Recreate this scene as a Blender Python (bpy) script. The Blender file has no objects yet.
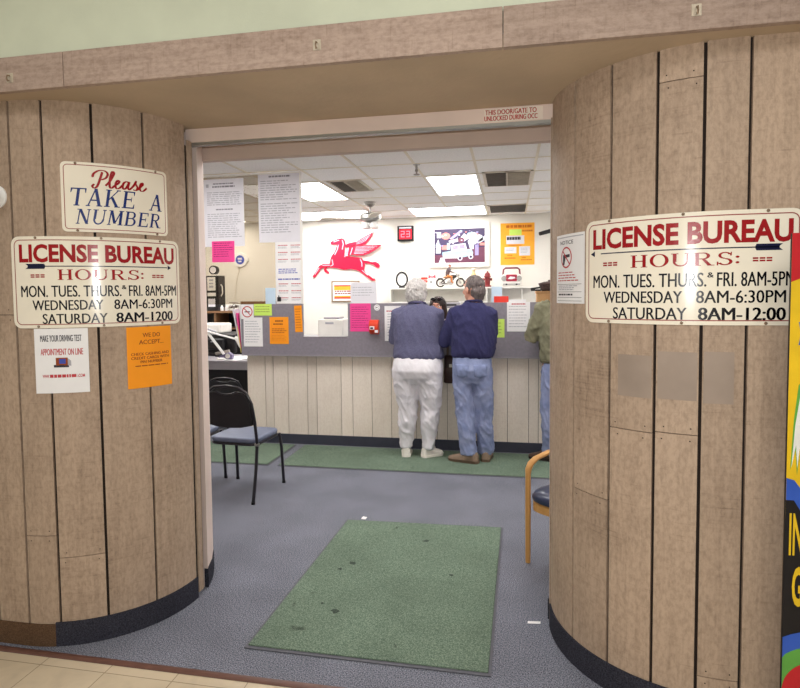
import bpy, bmesh, math, random
from mathutils import Vector, Matrix, noise
random.seed(7)
SC = bpy.context.scene
COL = SC.collection
# ------------------------------------------------------------------ camera
H = 1.55
F, CX, CY, YAW, PITCH, ROLL = 595.0, 390.345, 324.438, 0.19701, 0.052491, -0.010684
fw = Vector((-math.sin(YAW)*math.cos(PITCH), math.cos(YAW)*math.cos(PITCH), -math.sin(PITCH)))
rt = Vector((math.cos(YAW), math.sin(YAW), 0)); up = rt.cross(fw)
cr, sr = math.cos(ROLL), math.sin(ROLL)
rt, up = cr*rt + sr*up, -sr*rt + cr*up
cam = bpy.data.cameras.new('camera'); co = bpy.data.objects.new('camera', cam); COL.objects.link(co)
co.matrix_world = Matrix(((rt.x, up.x, -fw.x, 0), (rt.y, up.y, -fw.y, 0), (rt.z, up.z, -fw.z, H), (0, 0, 0, 1)))
cam.sensor_width = 36; cam.lens = F/800*36; cam.shift_x = (400-CX)/800; cam.shift_y = -(344-CY)/800
cam.clip_start = .05; SC.camera = co
CAM0 = Vector((0, 0, H))
def ray(x, y): return rt*((x-CX)/F) - up*((y-CY)/F) + fw
def pz(x, y, z=0.0):
    d = ray(x, y); return CAM0 + d*((z-H)/d.z)
def py(x, y, Y):
    d = ray(x, y); return CAM0 + d*(Y/d.y)
# ------------------------------------------------------------------ materials
def lin(c): return tuple(((v/255)/12.92 if v/255 <= .04045 else ((v/255+.055)/1.055)**2.4) for v in c) + (1,)
def nd(nt, t, **kw):
    n = nt.nodes.new(t)
    for k, v in kw.items(): setattr(n, k, v)
    return n
def mat(name, rgb, rough=.6, var=.06, scale=12, bump=0.0, bscale=60, stretch=(1,1,1), metal=0, spec=.4, detail=4, rgb2=None, coat=0):
    m = bpy.data.materials.new(name); m.use_nodes = True; nt = m.node_tree
    b = nt.nodes['Principled BSDF']; b.inputs['Roughness'].default_value = rough; b.inputs['Metallic'].default_value = metal
    b.inputs['Specular IOR Level'].default_value = spec; b.inputs['Coat Weight'].default_value = coat
    tc = nd(nt, 'ShaderNodeTexCoord'); mp = nd(nt, 'ShaderNodeMapping'); mp.inputs['Scale'].default_value = stretch
    nt.links.new(tc.outputs['Object'], mp.inputs['Vector'])
    nz = nd(nt, 'ShaderNodeTexNoise'); nz.inputs['Scale'].default_value = scale; nz.inputs['Detail'].default_value = detail
    nt.links.new(mp.outputs[0], nz.inputs['Vector'])
    cr_ = nd(nt, 'ShaderNodeValToRGB'); a = lin(rgb)
    c2 = lin(rgb2) if rgb2 else tuple(v*(1-var*2.2) for v in a[:3])+(1,)
    cr_.color_ramp.elements[0].color = c2; cr_.color_ramp.elements[0].position = .3
    cr_.color_ramp.elements[1].color = tuple(min(1, v*(1+(0 if rgb2 else var))) for v in a[:3])+(1,); cr_.color_ramp.elements[1].position = .7
    nt.links.new(nz.outputs['Fac'], cr_.inputs['Fac']); nt.links.new(cr_.outputs[0], b.inputs['Base Color'])
    if bump:
        n2 = nd(nt, 'ShaderNodeTexNoise'); n2.inputs['Scale'].default_value = bscale; n2.inputs['Detail'].default_value = 3
        nt.links.new(mp.outputs[0], n2.inputs['Vector'])
        bp = nd(nt, 'ShaderNodeBump'); bp.inputs['Strength'].default_value = bump; bp.inputs['Distance'].default_value = .01
        nt.links.new(n2.outputs['Fac'], bp.inputs['Height']); nt.links.new(bp.outputs[0], b.inputs['Normal'])
    return m
def emis(name, rgb, s):
    m = bpy.data.materials.new(name); m.use_nodes = True; nt = m.node_tree
    b = nt.nodes['Principled BSDF']; b.inputs['Base Color'].default_value = lin(rgb)
    b.inputs['Emission Color'].default_value = lin(rgb); b.inputs['Emission Strength'].default_value = s
    return m
def wood(name, rgb, dark, grain=1.0, axis='Z', rough=.62, attr=True, warp=1.0, wear=True):
    """painted / stained boards: long grain along axis, cross saw marks, wear, a tint per plank"""
    m = bpy.data.materials.new(name); m.use_nodes = True; nt = m.node_tree; L = nt.links.new
    b = nt.nodes['Principled BSDF']; b.inputs['Roughness'].default_value = rough; b.inputs['Specular IOR Level'].default_value = .3
    tc = nd(nt, 'ShaderNodeTexCoord'); at = nd(nt, 'ShaderNodeAttribute', attribute_name='plank')
    off = nd(nt, 'ShaderNodeVectorMath', operation='SCALE'); off.inputs['Scale'].default_value = 7.3
    cx = nd(nt, 'ShaderNodeCombineXYZ')
    for i in range(3): L(at.outputs['Fac'], cx.inputs[i])
    L(cx.outputs[0], off.inputs[0])
    ad = nd(nt, 'ShaderNodeVectorMath', operation='ADD'); L(tc.outputs['Object'], ad.inputs[0]); L(off.outputs[0], ad.inputs[1])
    def mapped(sc):
        mp = nd(nt, 'ShaderNodeMapping'); mp.inputs['Scale'].default_value = sc; L(ad.outputs[0], mp.inputs['Vector']); return mp
    s1 = (22, 22, 1.1) if axis == 'Z' else (1.1, 22, 22)
    s2 = (2.5, 2.5, 90) if axis == 'Z' else (90, 2.5, 2.5)
    n1 = nd(nt, 'ShaderNodeTexNoise'); n1.inputs['Scale'].default_value = 2.2; n1.inputs['Detail'].default_value = 6; n1.inputs['Roughness'].default_value = .65
    n1.inputs['Distortion'].default_value = .8*warp; L(mapped(s1).outputs[0], n1.inputs['Vector'])
    n2 = nd(nt, 'ShaderNodeTexNoise'); n2.inputs['Scale'].default_value = 1.6; n2.inputs['Detail'].default_value = 3; L(mapped(s2).outputs[0], n2.inputs['Vector'])
    n3 = nd(nt, 'ShaderNodeTexNoise'); n3.inputs['Scale'].default_value = 3.2; n3.inputs['Detail'].default_value = 5; L(ad.outputs[0], n3.inputs['Vector'])
    def ramp(src, p0, p1, v0, v1):
        r = nd(nt, 'ShaderNodeMapRange'); r.inputs[1].default_value = p0; r.inputs[2].default_value = p1; r.inputs[3].default_value = v0; r.inputs[4].default_value = v1
        L(src, r.inputs[0]); return r.outputs[0]
    g = ramp(n1.outputs['Fac'], .38, .68, 0, .75*grain); s = ramp(n2.outputs['Fac'], .5, .75, 0, .45*grain); w = ramp(n3.outputs['Fac'], .48, .75, 0, .8)
    mx = nd(nt, 'ShaderNodeMath', operation='MULTIPLY'); L(s, mx.inputs[0]); L(w, mx.inputs[1])
    sm = nd(nt, 'ShaderNodeMath', operation='ADD'); L(mx.outputs[0], sm.inputs[0])
    gm = nd(nt, 'ShaderNodeMath', operation='MULTIPLY'); L(g, gm.inputs[0]); gm.inputs[1].default_value = .36; L(gm.outputs[0], sm.inputs[1])
    wr = nd(nt, 'ShaderNodeMath', operation='MULTIPLY'); L(w, wr.inputs[0]); wr.inputs[1].default_value = .35*grain
    n4 = nd(nt, 'ShaderNodeTexNoise'); n4.inputs['Scale'].default_value = 1; n4.inputs['Detail'].default_value = 4; n4.inputs['Roughness'].default_value = .7
    L(mapped((75, 75, 42) if axis == 'Z' else (42, 75, 75)).outputs[0], n4.inputs['Vector']); f4 = ramp(n4.outputs['Fac'], .42, .72, -.05, .42*grain)
    n5 = nd(nt, 'ShaderNodeTexNoise'); n5.inputs['Scale'].default_value = 1; n5.inputs['Detail'].default_value = 3
    L(mapped((9, 9, 150) if axis == 'Z' else (150, 9, 9)).outputs[0], n5.inputs['Vector']); f5 = ramp(n5.outputs['Fac'], .63, .72, 0, .24*grain)
    a4 = nd(nt, 'ShaderNodeMath', operation='ADD'); L(f4, a4.inputs[0]); L(f5, a4.inputs[1])
    a5 = nd(nt, 'ShaderNodeMath', operation='ADD'); L(a4.outputs[0], a5.inputs[0]); L(wr.outputs[0], a5.inputs[1])
    s2_ = nd(nt, 'ShaderNodeMath', operation='ADD', use_clamp=True); L(sm.outputs[0], s2_.inputs[0]); L(a5.outputs[0], s2_.inputs[1])
    mix = nd(nt, 'ShaderNodeMix', data_type='RGBA'); mix.inputs['A'].default_value = lin(rgb); mix.inputs['B'].default_value = lin(dark); L(s2_.outputs[0], mix.inputs['Factor'])
    tn = ramp(at.outputs['Fac'], 0, 1, .9, 1.08)
    hs = nd(nt, 'ShaderNodeHueSaturation'); L(tn, hs.inputs['Value']); L(mix.outputs['Result'], hs.inputs['Color'])
    L(hs.outputs[0], b.inputs['Base Color'])
    bp = nd(nt, 'ShaderNodeBump'); bp.inputs['Strength'].default_value = .25; bp.inputs['Distance'].default_value = .004
    L(s2_.outputs[0], bp.inputs['Height']); L(bp.outputs[0], b.inputs['Normal'])
    return m
def tilefloor(name):
    m = bpy.data.materials.new(name); m.use_nodes = True; nt = m.node_tree; L = nt.links.new
    b = nt.nodes['Principled BSDF']; b.inputs['Roughness'].default_value = .35
    tc = nd(nt, 'ShaderNodeTexCoord'); mp = nd(nt, 'ShaderNodeMapping'); mp.inputs['Location'].default_value = (.11, .04, 0)
    L(tc.outputs['Object'], mp.inputs['Vector'])
    br = nd(nt, 'ShaderNodeTexBrick'); br.offset = 0; br.inputs['Scale'].default_value = 1; br.inputs['Brick Width'].default_value = .305; br.inputs['Row Height'].default_value = .305
    br.inputs['Mortar Size'].default_value = .0022; br.inputs['Color1'].default_value = lin((212,196,170)); br.inputs['Color2'].default_value = lin((202,186,159)); br.inputs['Mortar'].default_value = lin((150,132,105))
    L(mp.outputs[0], br.inputs['Vector'])
    nz = nd(nt, 'ShaderNodeTexNoise'); nz.inputs['Scale'].default_value = 6; nz.inputs['Detail'].default_value = 6; nz.inputs['Distortion'].default_value = 2; L(tc.outputs['Object'], nz.inputs['Vector'])
    r = nd(nt, 'ShaderNodeMapRange'); r.inputs[1].default_value = .4; r.inputs[2].default_value = .75; r.inputs[3].default_value = 1.0; r.inputs[4].default_value = .86; L(nz.outputs['Fac'], r.inputs[0])
    hs = nd(nt, 'ShaderNodeHueSaturation'); L(r.outputs[0], hs.inputs['Value']); L(br.outputs['Color'], hs.inputs['Color']); L(hs.outputs[0], b.inputs['Base Color'])
    return m
def carpet(name, a, bb, scale=260, spots=None):
    m = bpy.data.materials.new(name); m.use_nodes = True; nt = m.node_tree; L = nt.links.new
    b = nt.nodes['Principled BSDF']; b.inputs['Roughness'].default_value = .95; b.inputs['Specular IOR Level'].default_value = .1
    tc = nd(nt, 'ShaderNodeTexCoord')
    n1 = nd(nt, 'ShaderNodeTexNoise'); n1.inputs['Scale'].default_value = scale; n1.inputs['Detail'].default_value = 2; L(tc.outputs['Object'], n1.inputs['Vector'])
    r1 = nd(nt, 'ShaderNodeValToRGB'); r1.color_ramp.elements[0].position = .35; r1.color_ramp.elements[1].position = .65
    r1.color_ramp.elements[0].color = lin(a); r1.color_ramp.elements[1].color = lin(bb); L(n1.outputs['Fac'], r1.inputs['Fac'])
    n2 = nd(nt, 'ShaderNodeTexNoise'); n2.inputs['Scale'].default_value = 2.6; n2.inputs['Detail'].default_value = 5; L(tc.outputs['Object'], n2.inputs['Vector'])
    r2 = nd(nt, 'ShaderNodeMapRange'); r2.inputs[1].default_value = .35; r2.inputs[2].default_value = .7; r2.inputs[3].default_value = 1.08; r2.inputs[4].default_value = .84; L(n2.outputs['Fac'], r2.inputs[0])
    hs = nd(nt, 'ShaderNodeHueSaturation'); L(r1.outputs[0], hs.inputs['Color']); last = r2.outputs[0]
    if spots:
        n3 = nd(nt, 'ShaderNodeTexNoise'); n3.inputs['Scale'].default_value = 5; n3.inputs['Detail'].default_value = 7; n3.inputs['Distortion'].default_value = 1.5; L(tc.outputs['Object'], n3.inputs['Vector'])
        r3 = nd(nt, 'ShaderNodeMapRange'); r3.inputs[1].default_value = .69; r3.inputs[2].default_value = .74; r3.inputs[3].default_value = 1; r3.inputs[4].default_value = .5; L(n3.outputs['Fac'], r3.inputs[0])
        mm = nd(nt, 'ShaderNodeMath', operation='MULTIPLY'); L(last, mm.inputs[0]); L(r3.outputs[0], mm.inputs[1]); last = mm.outputs[0]
    L(last, hs.inputs['Value']); L(hs.outputs[0], b.inputs['Base Color'])
    bp = nd(nt, 'ShaderNodeBump'); bp.inputs['Strength'].default_value = .6; bp.inputs['Distance'].default_value = .004; L(n1.outputs['Fac'], bp.inputs['Height']); L(bp.outputs[0], b.inputs['Normal'])
    return m
def glassmat(name, tint=(225,225,218), a=.16):
    m = bpy.data.materials.new(name); m.use_nodes = True; nt = m.node_tree; L = nt.links.new
    o = nt.nodes['Material Output']; nt.nodes.remove(nt.nodes['Principled BSDF'])
    t = nd(nt, 'ShaderNodeBsdfTransparent'); t.inputs['Color'].default_value = lin(tint)
    g = nd(nt, 'ShaderNodeBsdfGlossy'); g.inputs['Roughness'].default_value = .02
    fr = nd(nt, 'ShaderNodeFresnel'); fr.inputs['IOR'].default_value = 1.25
    mx = nd(nt, 'ShaderNodeMixShader'); L(fr.outputs[0], mx.inputs[0]); L(t.outputs[0], mx.inputs[1]); L(g.outputs[0], mx.inputs[2]); L(mx.outputs[0], o.inputs[0])
    return m
# ------------------------------------------------------------------ mesh building
def basis(d, ref=None):
    d = d.normalized(); ref = ref or (Vector((0,0,1)) if abs(d.z) < .9 else Vector((0,1,0)))
    a = ref.cross(d)
    if a.length < 1e-5: a = Vector((1,0,0)).cross(d)
    a.normalize(); return a, d.cross(a).normalized()
class MB:
    def __init__(s): s.v = []; s.f = []; s.m = []; s.pl = []; s.tag = 0.5
    def add(s, vs, fs, mi=0):
        n = len(s.v); s.v += [Vector(v) for v in vs]
        for f in fs: s.f.append([i+n for i in f]); s.m.append(mi); s.pl.append(s.tag)
        return s
    def box(s, c, size, rz=0, mi=0, rx=0, ry=0):
        R = Matrix.Rotation(rz, 3, 'Z') @ Matrix.Rotation(ry, 3, 'Y') @ Matrix.Rotation(rx, 3, 'X'); c = Vector(c)
        vs = [c + R @ Vector((x*size[0]/2, y*size[1]/2, z*size[2]/2)) for x in (-1,1) for y in (-1,1) for z in (-1,1)]
        return s.add(vs, [(0,1,3,2),(4,6,7,5),(0,4,5,1),(2,3,7,6),(0,2,6,4),(1,5,7,3)], mi)
    def bb(s, x0, x1, y0, y1, z0, z1, mi=0): return s.box(((x0+x1)/2,(y0+y1)/2,(z0+z1)/2), (abs(x1-x0),abs(y1-y0),abs(z1-z0)), mi=mi)
    def tube(s, pts, rad, n=10, mi=0, ref=None, cap=True, closed=False):
        """rad: number, list of numbers or list of (ru, rv); ru across ref x d"""
        pts = [Vector(p) for p in pts]; k = len(pts)
        if not isinstance(rad, (list, tuple)): rad = [rad]*k
        rings = []; a0 = None
        for i, p in enumerate(pts):
            if closed: d = pts[(i+1) % k]-pts[i-1]
            else: d = (pts[min(i+1,k-1)]-pts[max(i-1,0)])
            if a0 is None: a, b = basis(d, ref)
            else:
                d = d.normalized(); a = a0 - d*a0.dot(d); a.normalize(); b = d.cross(a)
            a0 = a; r = rad[i]; ru, rv = r if isinstance(r, (tuple, list)) else (r, r)
            rings.append([p + a*(ru*math.cos(t*2*math.pi/n)) + b*(rv*math.sin(t*2*math.pi/n)) for t in range(n)])
        vs = [v for r in rings for v in r]; fs = []
        for i in range(k if closed else k-1):
            j = (i+1) % k
            for t in range(n): fs.append((i*n+t, i*n+(t+1) % n, j*n+(t+1) % n, j*n+t))
        if cap and not closed: fs += [tuple(range(n))[::-1], tuple((k-1)*n+t for t in range(n))]
        return s.add(vs, fs, mi)
    def rings(s, R, n=20, mi=0, e=2.0):
        """stack of horizontal super-ellipses (x, y, z, rx, ry)"""
        vs = []
        for (x,y,z,rx,ry) in R:
            for t in range(n):
                a = 2*math.pi*t/n; c, q = math.cos(a), math.sin(a)
                vs.append((x+rx*math.copysign(abs(c)**(2/e), c), y+ry*math.copysign(abs(q)**(2/e), q), z))
        k = len(R); fs = []
        for i in range(k-1):
            for t in range(n): fs.append((i*n+t, i*n+(t+1) % n, (i+1)*n+(t+1) % n, (i+1)*n+t))
        up_ = R[-1][2] > R[0][2]
        fs += [tuple(range(n))[::-1], tuple((k-1)*n+t for t in range(n))]
        if not up_: fs = [f[::-1] for f in fs]
        return s.add(vs, fs, mi)
    def cyl(s, c, r, h, n=20, mi=0, axis='Z', r2=None):
        d = {'X': Vector((1,0,0)), 'Y': Vector((0,1,0)), 'Z': Vector((0,0,1))}[axis]; c = Vector(c)
        return s.tube([c-d*h/2, c+d*h/2], [r, r if r2 is None else r2], n, mi)
    def ell(s, c, r, mi=0, nu=14, nv=10, M=None):
        c = Vector(c); vs = []; fs = []; M = M or Matrix.Identity(3)
        for j in range(1, nv):
            ph = math.pi*j/nv
            for i in range(nu):
                th = 2*math.pi*i/nu
                vs.append(c + M @ Vector((r[0]*math.sin(ph)*math.cos(th), r[1]*math.sin(ph)*math.sin(th), r[2]*math.cos(ph))))
        t = len(vs); vs += [c + M @ Vector((0,0,r[2])), c + M @ Vector((0,0,-r[2]))]
        for j in range(nv-2):
            for i in range(nu): fs.append((j*nu+i, (j+1)*nu+i, (j+1)*nu+(i+1) % nu, j*nu+(i+1) % nu))
        for i in range(nu):
            fs.append((t, i, (i+1) % nu)); fs.append((t+1, (nv-2)*nu+(i+1) % nu, (nv-2)*nu+i))
        return s.add(vs, fs, mi)
    def lathe(s, c, prof, n=24, mi=0):
        c = Vector(c); vs = []; fs = []; k = len(prof)
        for r, z in prof:
            for t in range(n): vs.append(c + Vector((r*math.cos(2*math.pi*t/n), r*math.sin(2*math.pi*t/n), z)))
        for i in range(k-1):
            for t in range(n): fs.append((i*n+t, i*n+(t+1) % n, (i+1)*n+(t+1) % n, (i+1)*n+t))
        fs += [tuple(range(n))[::-1], tuple((k-1)*n+t for t in range(n))]
        return s.add(vs, fs, mi)
    def prism(s, poly, f0, f1, mi=0, mside=None):
        """poly in 2-D; f0(u,v), f1(u,v) give the front and the back points"""
        n = len(poly); vs = [f0(u, v) for u, v in poly]+[f1(u, v) for u, v in poly]
        s.add(vs, [tuple(range(n)), tuple(range(2*n-1, n-1, -1))], mi)
        k = len(s.v)-2*n
        for i in range(n): s.f.append([k+i, k+n+i, k+n+(i+1) % n, k+(i+1) % n]); s.m.append(mi if mside is None else mside); s.pl.append(s.tag)
        return s
    def torus(s, c, R, r, axis='Y', n=24, m=8, mi=0):
        c = Vector(c); pts = []
        for i in range(n):
            t = 2*math.pi*i/n
            o = {'X': (0, math.cos(t), math.sin(t)), 'Y': (math.cos(t), 0, math.sin(t)), 'Z': (math.cos(t), math.sin(t), 0)}[axis]
            pts.append(c+Vector(o)*R)
        return s.tube(pts, r, m, mi, closed=True)
def build(name, mb, mats, parent=None, base=None, smooth=30, bevel=0, bseg=2, recalc=True):
    if not isinstance(mats, (list, tuple)): mats = [mats]
    if parent is not None: o0 = WORLD.get(parent.name, Vector((0,0,0)))
    elif base is not None: o0 = Vector(base)
    else: o0 = Vector((0,0,0))
    me = bpy.data.meshes.new(name); me.from_pydata([v-o0 for v in mb.v], [], mb.f)
    for m in mats: me.materials.append(m)
    me.polygons.foreach_set('material_index', mb.m)
    if len(set(mb.pl)) > 1:
        at = me.attributes.new('plank', 'FLOAT', 'FACE'); at.data.foreach_set('value', mb.pl)
    if recalc:
        bm = bmesh.new(); bm.from_mesh(me); bmesh.ops.recalc_face_normals(bm, faces=bm.faces); bm.to_mesh(me); bm.free()
    if smooth:
        me.polygons.foreach_set('use_smooth', [True]*len(me.polygons)); me.set_sharp_from_angle(angle=math.radians(smooth))
    o = bpy.data.objects.new(name, me); COL.objects.link(o)
    if parent is not None: o.parent = parent; WORLD[o.name] = o0.copy()
    else: o.location = o0; WORLD[o.name] = o0.copy()
    if bevel:
        md = o.modifiers.new('bevel', 'BEVEL'); md.width = bevel; md.segments = bseg; md.limit_method = 'ANGLE'
    return o
WORLD = {}
def tag(o, label, cat, group=None, kind=None):
    o['label'] = label; o['category'] = cat
    if group: o['group'] = group
    if kind: o['kind'] = kind
    return o
def struct(o): o['kind'] = 'structure'; return o
def thing(name, label, cat, loc=(0,0,0), group=None, local=False):
    o = bpy.data.objects.new(name, None); COL.objects.link(o); o.location = loc; o.empty_display_size = .1
    WORLD[o.name] = Vector((0,0,0)) if local else Vector(loc)
    return tag(o, label, cat, group)
def dup(root, loc, rotz, label):
    c = root.copy(); COL.objects.link(c); c.location = loc; c.rotation_euler = (0,0,rotz); c['label'] = label
    for ch in list(root.children):
        d = ch.copy(); COL.objects.link(d); d.parent = c
        for g in list(ch.children):
            e = g.copy(); COL.objects.link(e); e.parent = d
    return c
def fuse(name, mb, m, parent, voxel=.01, smooth=6, fac=.5, fold=0, fscale=9, fz=1.0, z_calm=None):
    """closed shapes melted into one continuous skin, with cloth folds pushed along the normals"""
    me = bpy.data.meshes.new('tmp'); me.from_pydata(mb.v, [], mb.f)
    bm = bmesh.new(); bm.from_mesh(me); bmesh.ops.recalc_face_normals(bm, faces=bm.faces); bm.to_mesh(me); bm.free()
    t = bpy.data.objects.new('tmp', me); COL.objects.link(t)
    r = t.modifiers.new('r', 'REMESH'); r.mode = 'VOXEL'; r.voxel_size = voxel
    if smooth:
        q = t.modifiers.new('s', 'SMOOTH'); q.iterations = smooth; q.factor = fac
    bpy.context.view_layer.update(); dg = bpy.context.evaluated_depsgraph_get()
    out = bpy.data.meshes.new_from_object(t.evaluated_get(dg)); bpy.data.objects.remove(t); bpy.data.meshes.remove(me)
    out.name = name; out.materials.clear()
    for x in (m if isinstance(m, (list, tuple)) else [m]): out.materials.append(x)
    if fold:
        nn = [v.normal.copy() for v in out.vertices]
        for v, n in zip(out.vertices, nn):
            p = Vector((v.co.x*fscale, v.co.y*fscale, v.co.z*fscale*fz))
            q = noise.noise(p*.7 + Vector((parent.location.x*31, 0, 0))); p2 = Vector((p.x, p.y, p.z+p.x*.9))*1.5+Vector((9,3+parent.location.x*7,5)); w = (1-min(1, abs(noise.noise(p2))*2.6))**2; w2 = (1-min(1, abs(noise.noise(p2*1.7+Vector((4,4,4))))*2.4))**2
            g = fold*(.4 if z_calm is not None and v.co.z > z_calm else 1.0)
            v.co += n*g*(q*.7 + w*.75 + w2*.4 - .4)
    out.polygons.foreach_set('use_smooth', [True]*len(out.polygons))
    o = bpy.data.objects.new(name, out); COL.objects.link(o); o.parent = parent
    return o
# ------------------------------------------------------------------ flat artwork on surfaces (signs, papers)
def rrect(x0, y0, x1, y1, r=0, n=5):
    if r <= 0: return [(x0,y0),(x1,y0),(x1,y1),(x0,y1)]
    P = []
    for cx, cy, a0 in ((x1-r, y0+r, -90), (x1-r, y1-r, 0), (x0+r, y1-r, 90), (x0+r, y0+r, 180)):
        for i in range(n+1):
            a = math.radians(a0+90*i/n); P.append((cx+r*math.cos(a), cy+r*math.sin(a)))
    return P
def cut(vs, fs, step):
    bm = bmesh.new(); bv = [bm.verts.new((x, y, 0)) for x, y in vs]
    for f in fs:
        try: bm.faces.new([bv[i] for i in f])
        except ValueError: pass
    if step:
        xs = [v[0] for v in vs]; x = (math.floor(min(xs)/step)+1)*step
        while x < max(xs):
            bmesh.ops.bisect_plane(bm, geom=bm.verts[:]+bm.edges[:]+bm.faces[:], plane_co=(x,0,0), plane_no=(1,0,0)); x += step
    bm.verts.index_update()
    V = [(v.co.x, v.co.y) for v in bm.verts]; Fc = [[v.index for v in f.verts] for f in bm.faces]
    E = [[v.index for v in e.verts] for e in bm.edges if len(e.link_faces) == 1]; bm.free()
    return V, Fc, E
class Art:
    """everything printed on one sheet: surf(u, v, off) -> point; u right, v down, in metres"""
    def __init__(s, surf, step=0): s.surf = surf; s.step = step; s.mb = MB(); s.mats = []
    def mi(s, m):
        if m not in s.mats: s.mats.append(m)
        return s.mats.index(m)
    def poly(s, P, m, off=.0006):
        V, Fc, E = cut(P, [list(range(len(P)))], s.step)
        s.mb.add([s.surf(u, v, off) for u, v in V], Fc, s.mi(m)); return s
    def mesh(s, V, Fc, m, off=.0006):
        V, Fc, E = cut(V, Fc, s.step); s.mb.add([s.surf(u, v, off) for u, v in V], Fc, s.mi(m)); return s
    def rect(s, x0, y0, x1, y1, m, off=.0006, r=0): return s.poly(rrect(x0,y0,x1,y1,r), m, off)
    def frame(s, x0, y0, x1, y1, w, m, r=0, off=.0006):
        A = rrect(x0,y0,x1,y1,r); B = rrect(x0+w,y0+w,x1-w,y1-w,max(r-w,0) if r else 0); n = len(A)
        return s.mesh(A+B, [[i,(i+1) % n, n+(i+1) % n, n+i] for i in range(n)], m, off)
    def ring(s, cx, cy, r0, r1, m, off=.0006, n=28, sx=1):
        A = [(cx+sx*r1*math.cos(2*math.pi*i/n), cy+r1*math.sin(2*math.pi*i/n)) for i in range(n)]
        if r0 <= 0: return s.poly(A, m, off)
        B = [(cx+sx*r0*math.cos(2*math.pi*i/n), cy+r0*math.sin(2*math.pi*i/n)) for i in range(n)]
        return s.mesh(A+B, [[i,(i+1) % n, n+(i+1) % n, n+i] for i in range(n)], m, off)
    def line(s, pts, w, m, off=.0006):
        w2 = w if isinstance(w, (list, tuple)) else [w]*len(pts)
        for i in range(len(pts)-1):
            (x0,y0),(x1,y1) = pts[i], pts[i+1]; L = math.hypot(x1-x0, y1-y0) or 1e-6; nx, ny = -(y1-y0)/L, (x1-x0)/L
            a, b = w2[i]/2, w2[i+1]/2
            s.poly([(x0-nx*a,y0-ny*a),(x1-nx*b,y1-ny*b),(x1+nx*b,y1+ny*b),(x0+nx*a,y0+ny*a)], m, off)
            if i: s.ring(x0, y0, 0, a, m, off, n=8)
        return s
    def bars(s, x0, y0, x1, y1, n, m, fill=.5, seed=1, ragged=.25, off=.0006):
        """unreadable small print: rows of word-length dashes"""
        rr = random.Random(seed); dy = (y1-y0)/n
        for i in range(n):
            e = x1-(x1-x0)*rr.random()*ragged; x = x0
            while x < e:
                w = min((x1-x0)*(.06+.13*rr.random()), e-x); s.rect(x, y0+i*dy, x+w, y0+i*dy+dy*fill, m, off); x += w+(x1-x0)*.025
        return s
    def text(s, body, x0, y0, x1, y1, m, bold=0, shear=0, off=.0006, space=1.0):
        V, Fc = text2d(body, bold, shear, space)
        xs = [v[0] for v in V]; ys = [v[1] for v in V]; ax, bx, ay, by = min(xs), max(xs), min(ys), max(ys)
        V = [(x0+(x-ax)/(bx-ax)*(x1-x0), y1-(y-ay)/(by-ay)*(y1-y0)) for x, y in V]
        return s.mesh(V, Fc, m, off)
    def bold(s, body, x0, y0, x1, y1, m, k=.0012, n=2, off=.0006):
        for i in range(n): s.text(body, x0+(i-(n-1)/2)*k, y0, x1+(i-(n-1)/2)*k, y1, m, 0, 0, off)
        return s
    def serif(s, body, x0, y0, x1, y1, m, shear=0, off=.0006):
        V, Fc = serif2d(body)
        V = [(x+shear*y, y) for x, y in V]
        xs = [v[0] for v in V]; ax, bx = min(xs), max(xs)
        V = [(x0+(x-ax)/(bx-ax)*(x1-x0), y1-y*(y1-y0)) for x, y in V]
        return s.mesh(V, Fc, m, off)
    def build(s, name, parent): return build(name, s.mb, s.mats, parent, smooth=0, recalc=False)
def text2d(body, bold=0, shear=0, space=1.0):
    cu = bpy.data.curves.new('t', 'FONT'); cu.body = body; cu.size = 1; cu.offset = bold; cu.shear = shear; cu.space_character = space; cu.resolution_u = 3; cu.fill_mode = 'FRONT'
    o = bpy.data.objects.new('t', cu); COL.objects.link(o); bpy.context.view_layer.update()
    me = bpy.data.meshes.new_from_object(o.evaluated_get(bpy.context.evaluated_depsgraph_get()))
    V = [(v.co.x, v.co.y) for v in me.vertices]; Fc = [list(p.vertices) for p in me.polygons]
    bpy.data.objects.remove(o); bpy.data.curves.remove(cu); bpy.data.meshes.remove(me)
    return V, Fc
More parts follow.
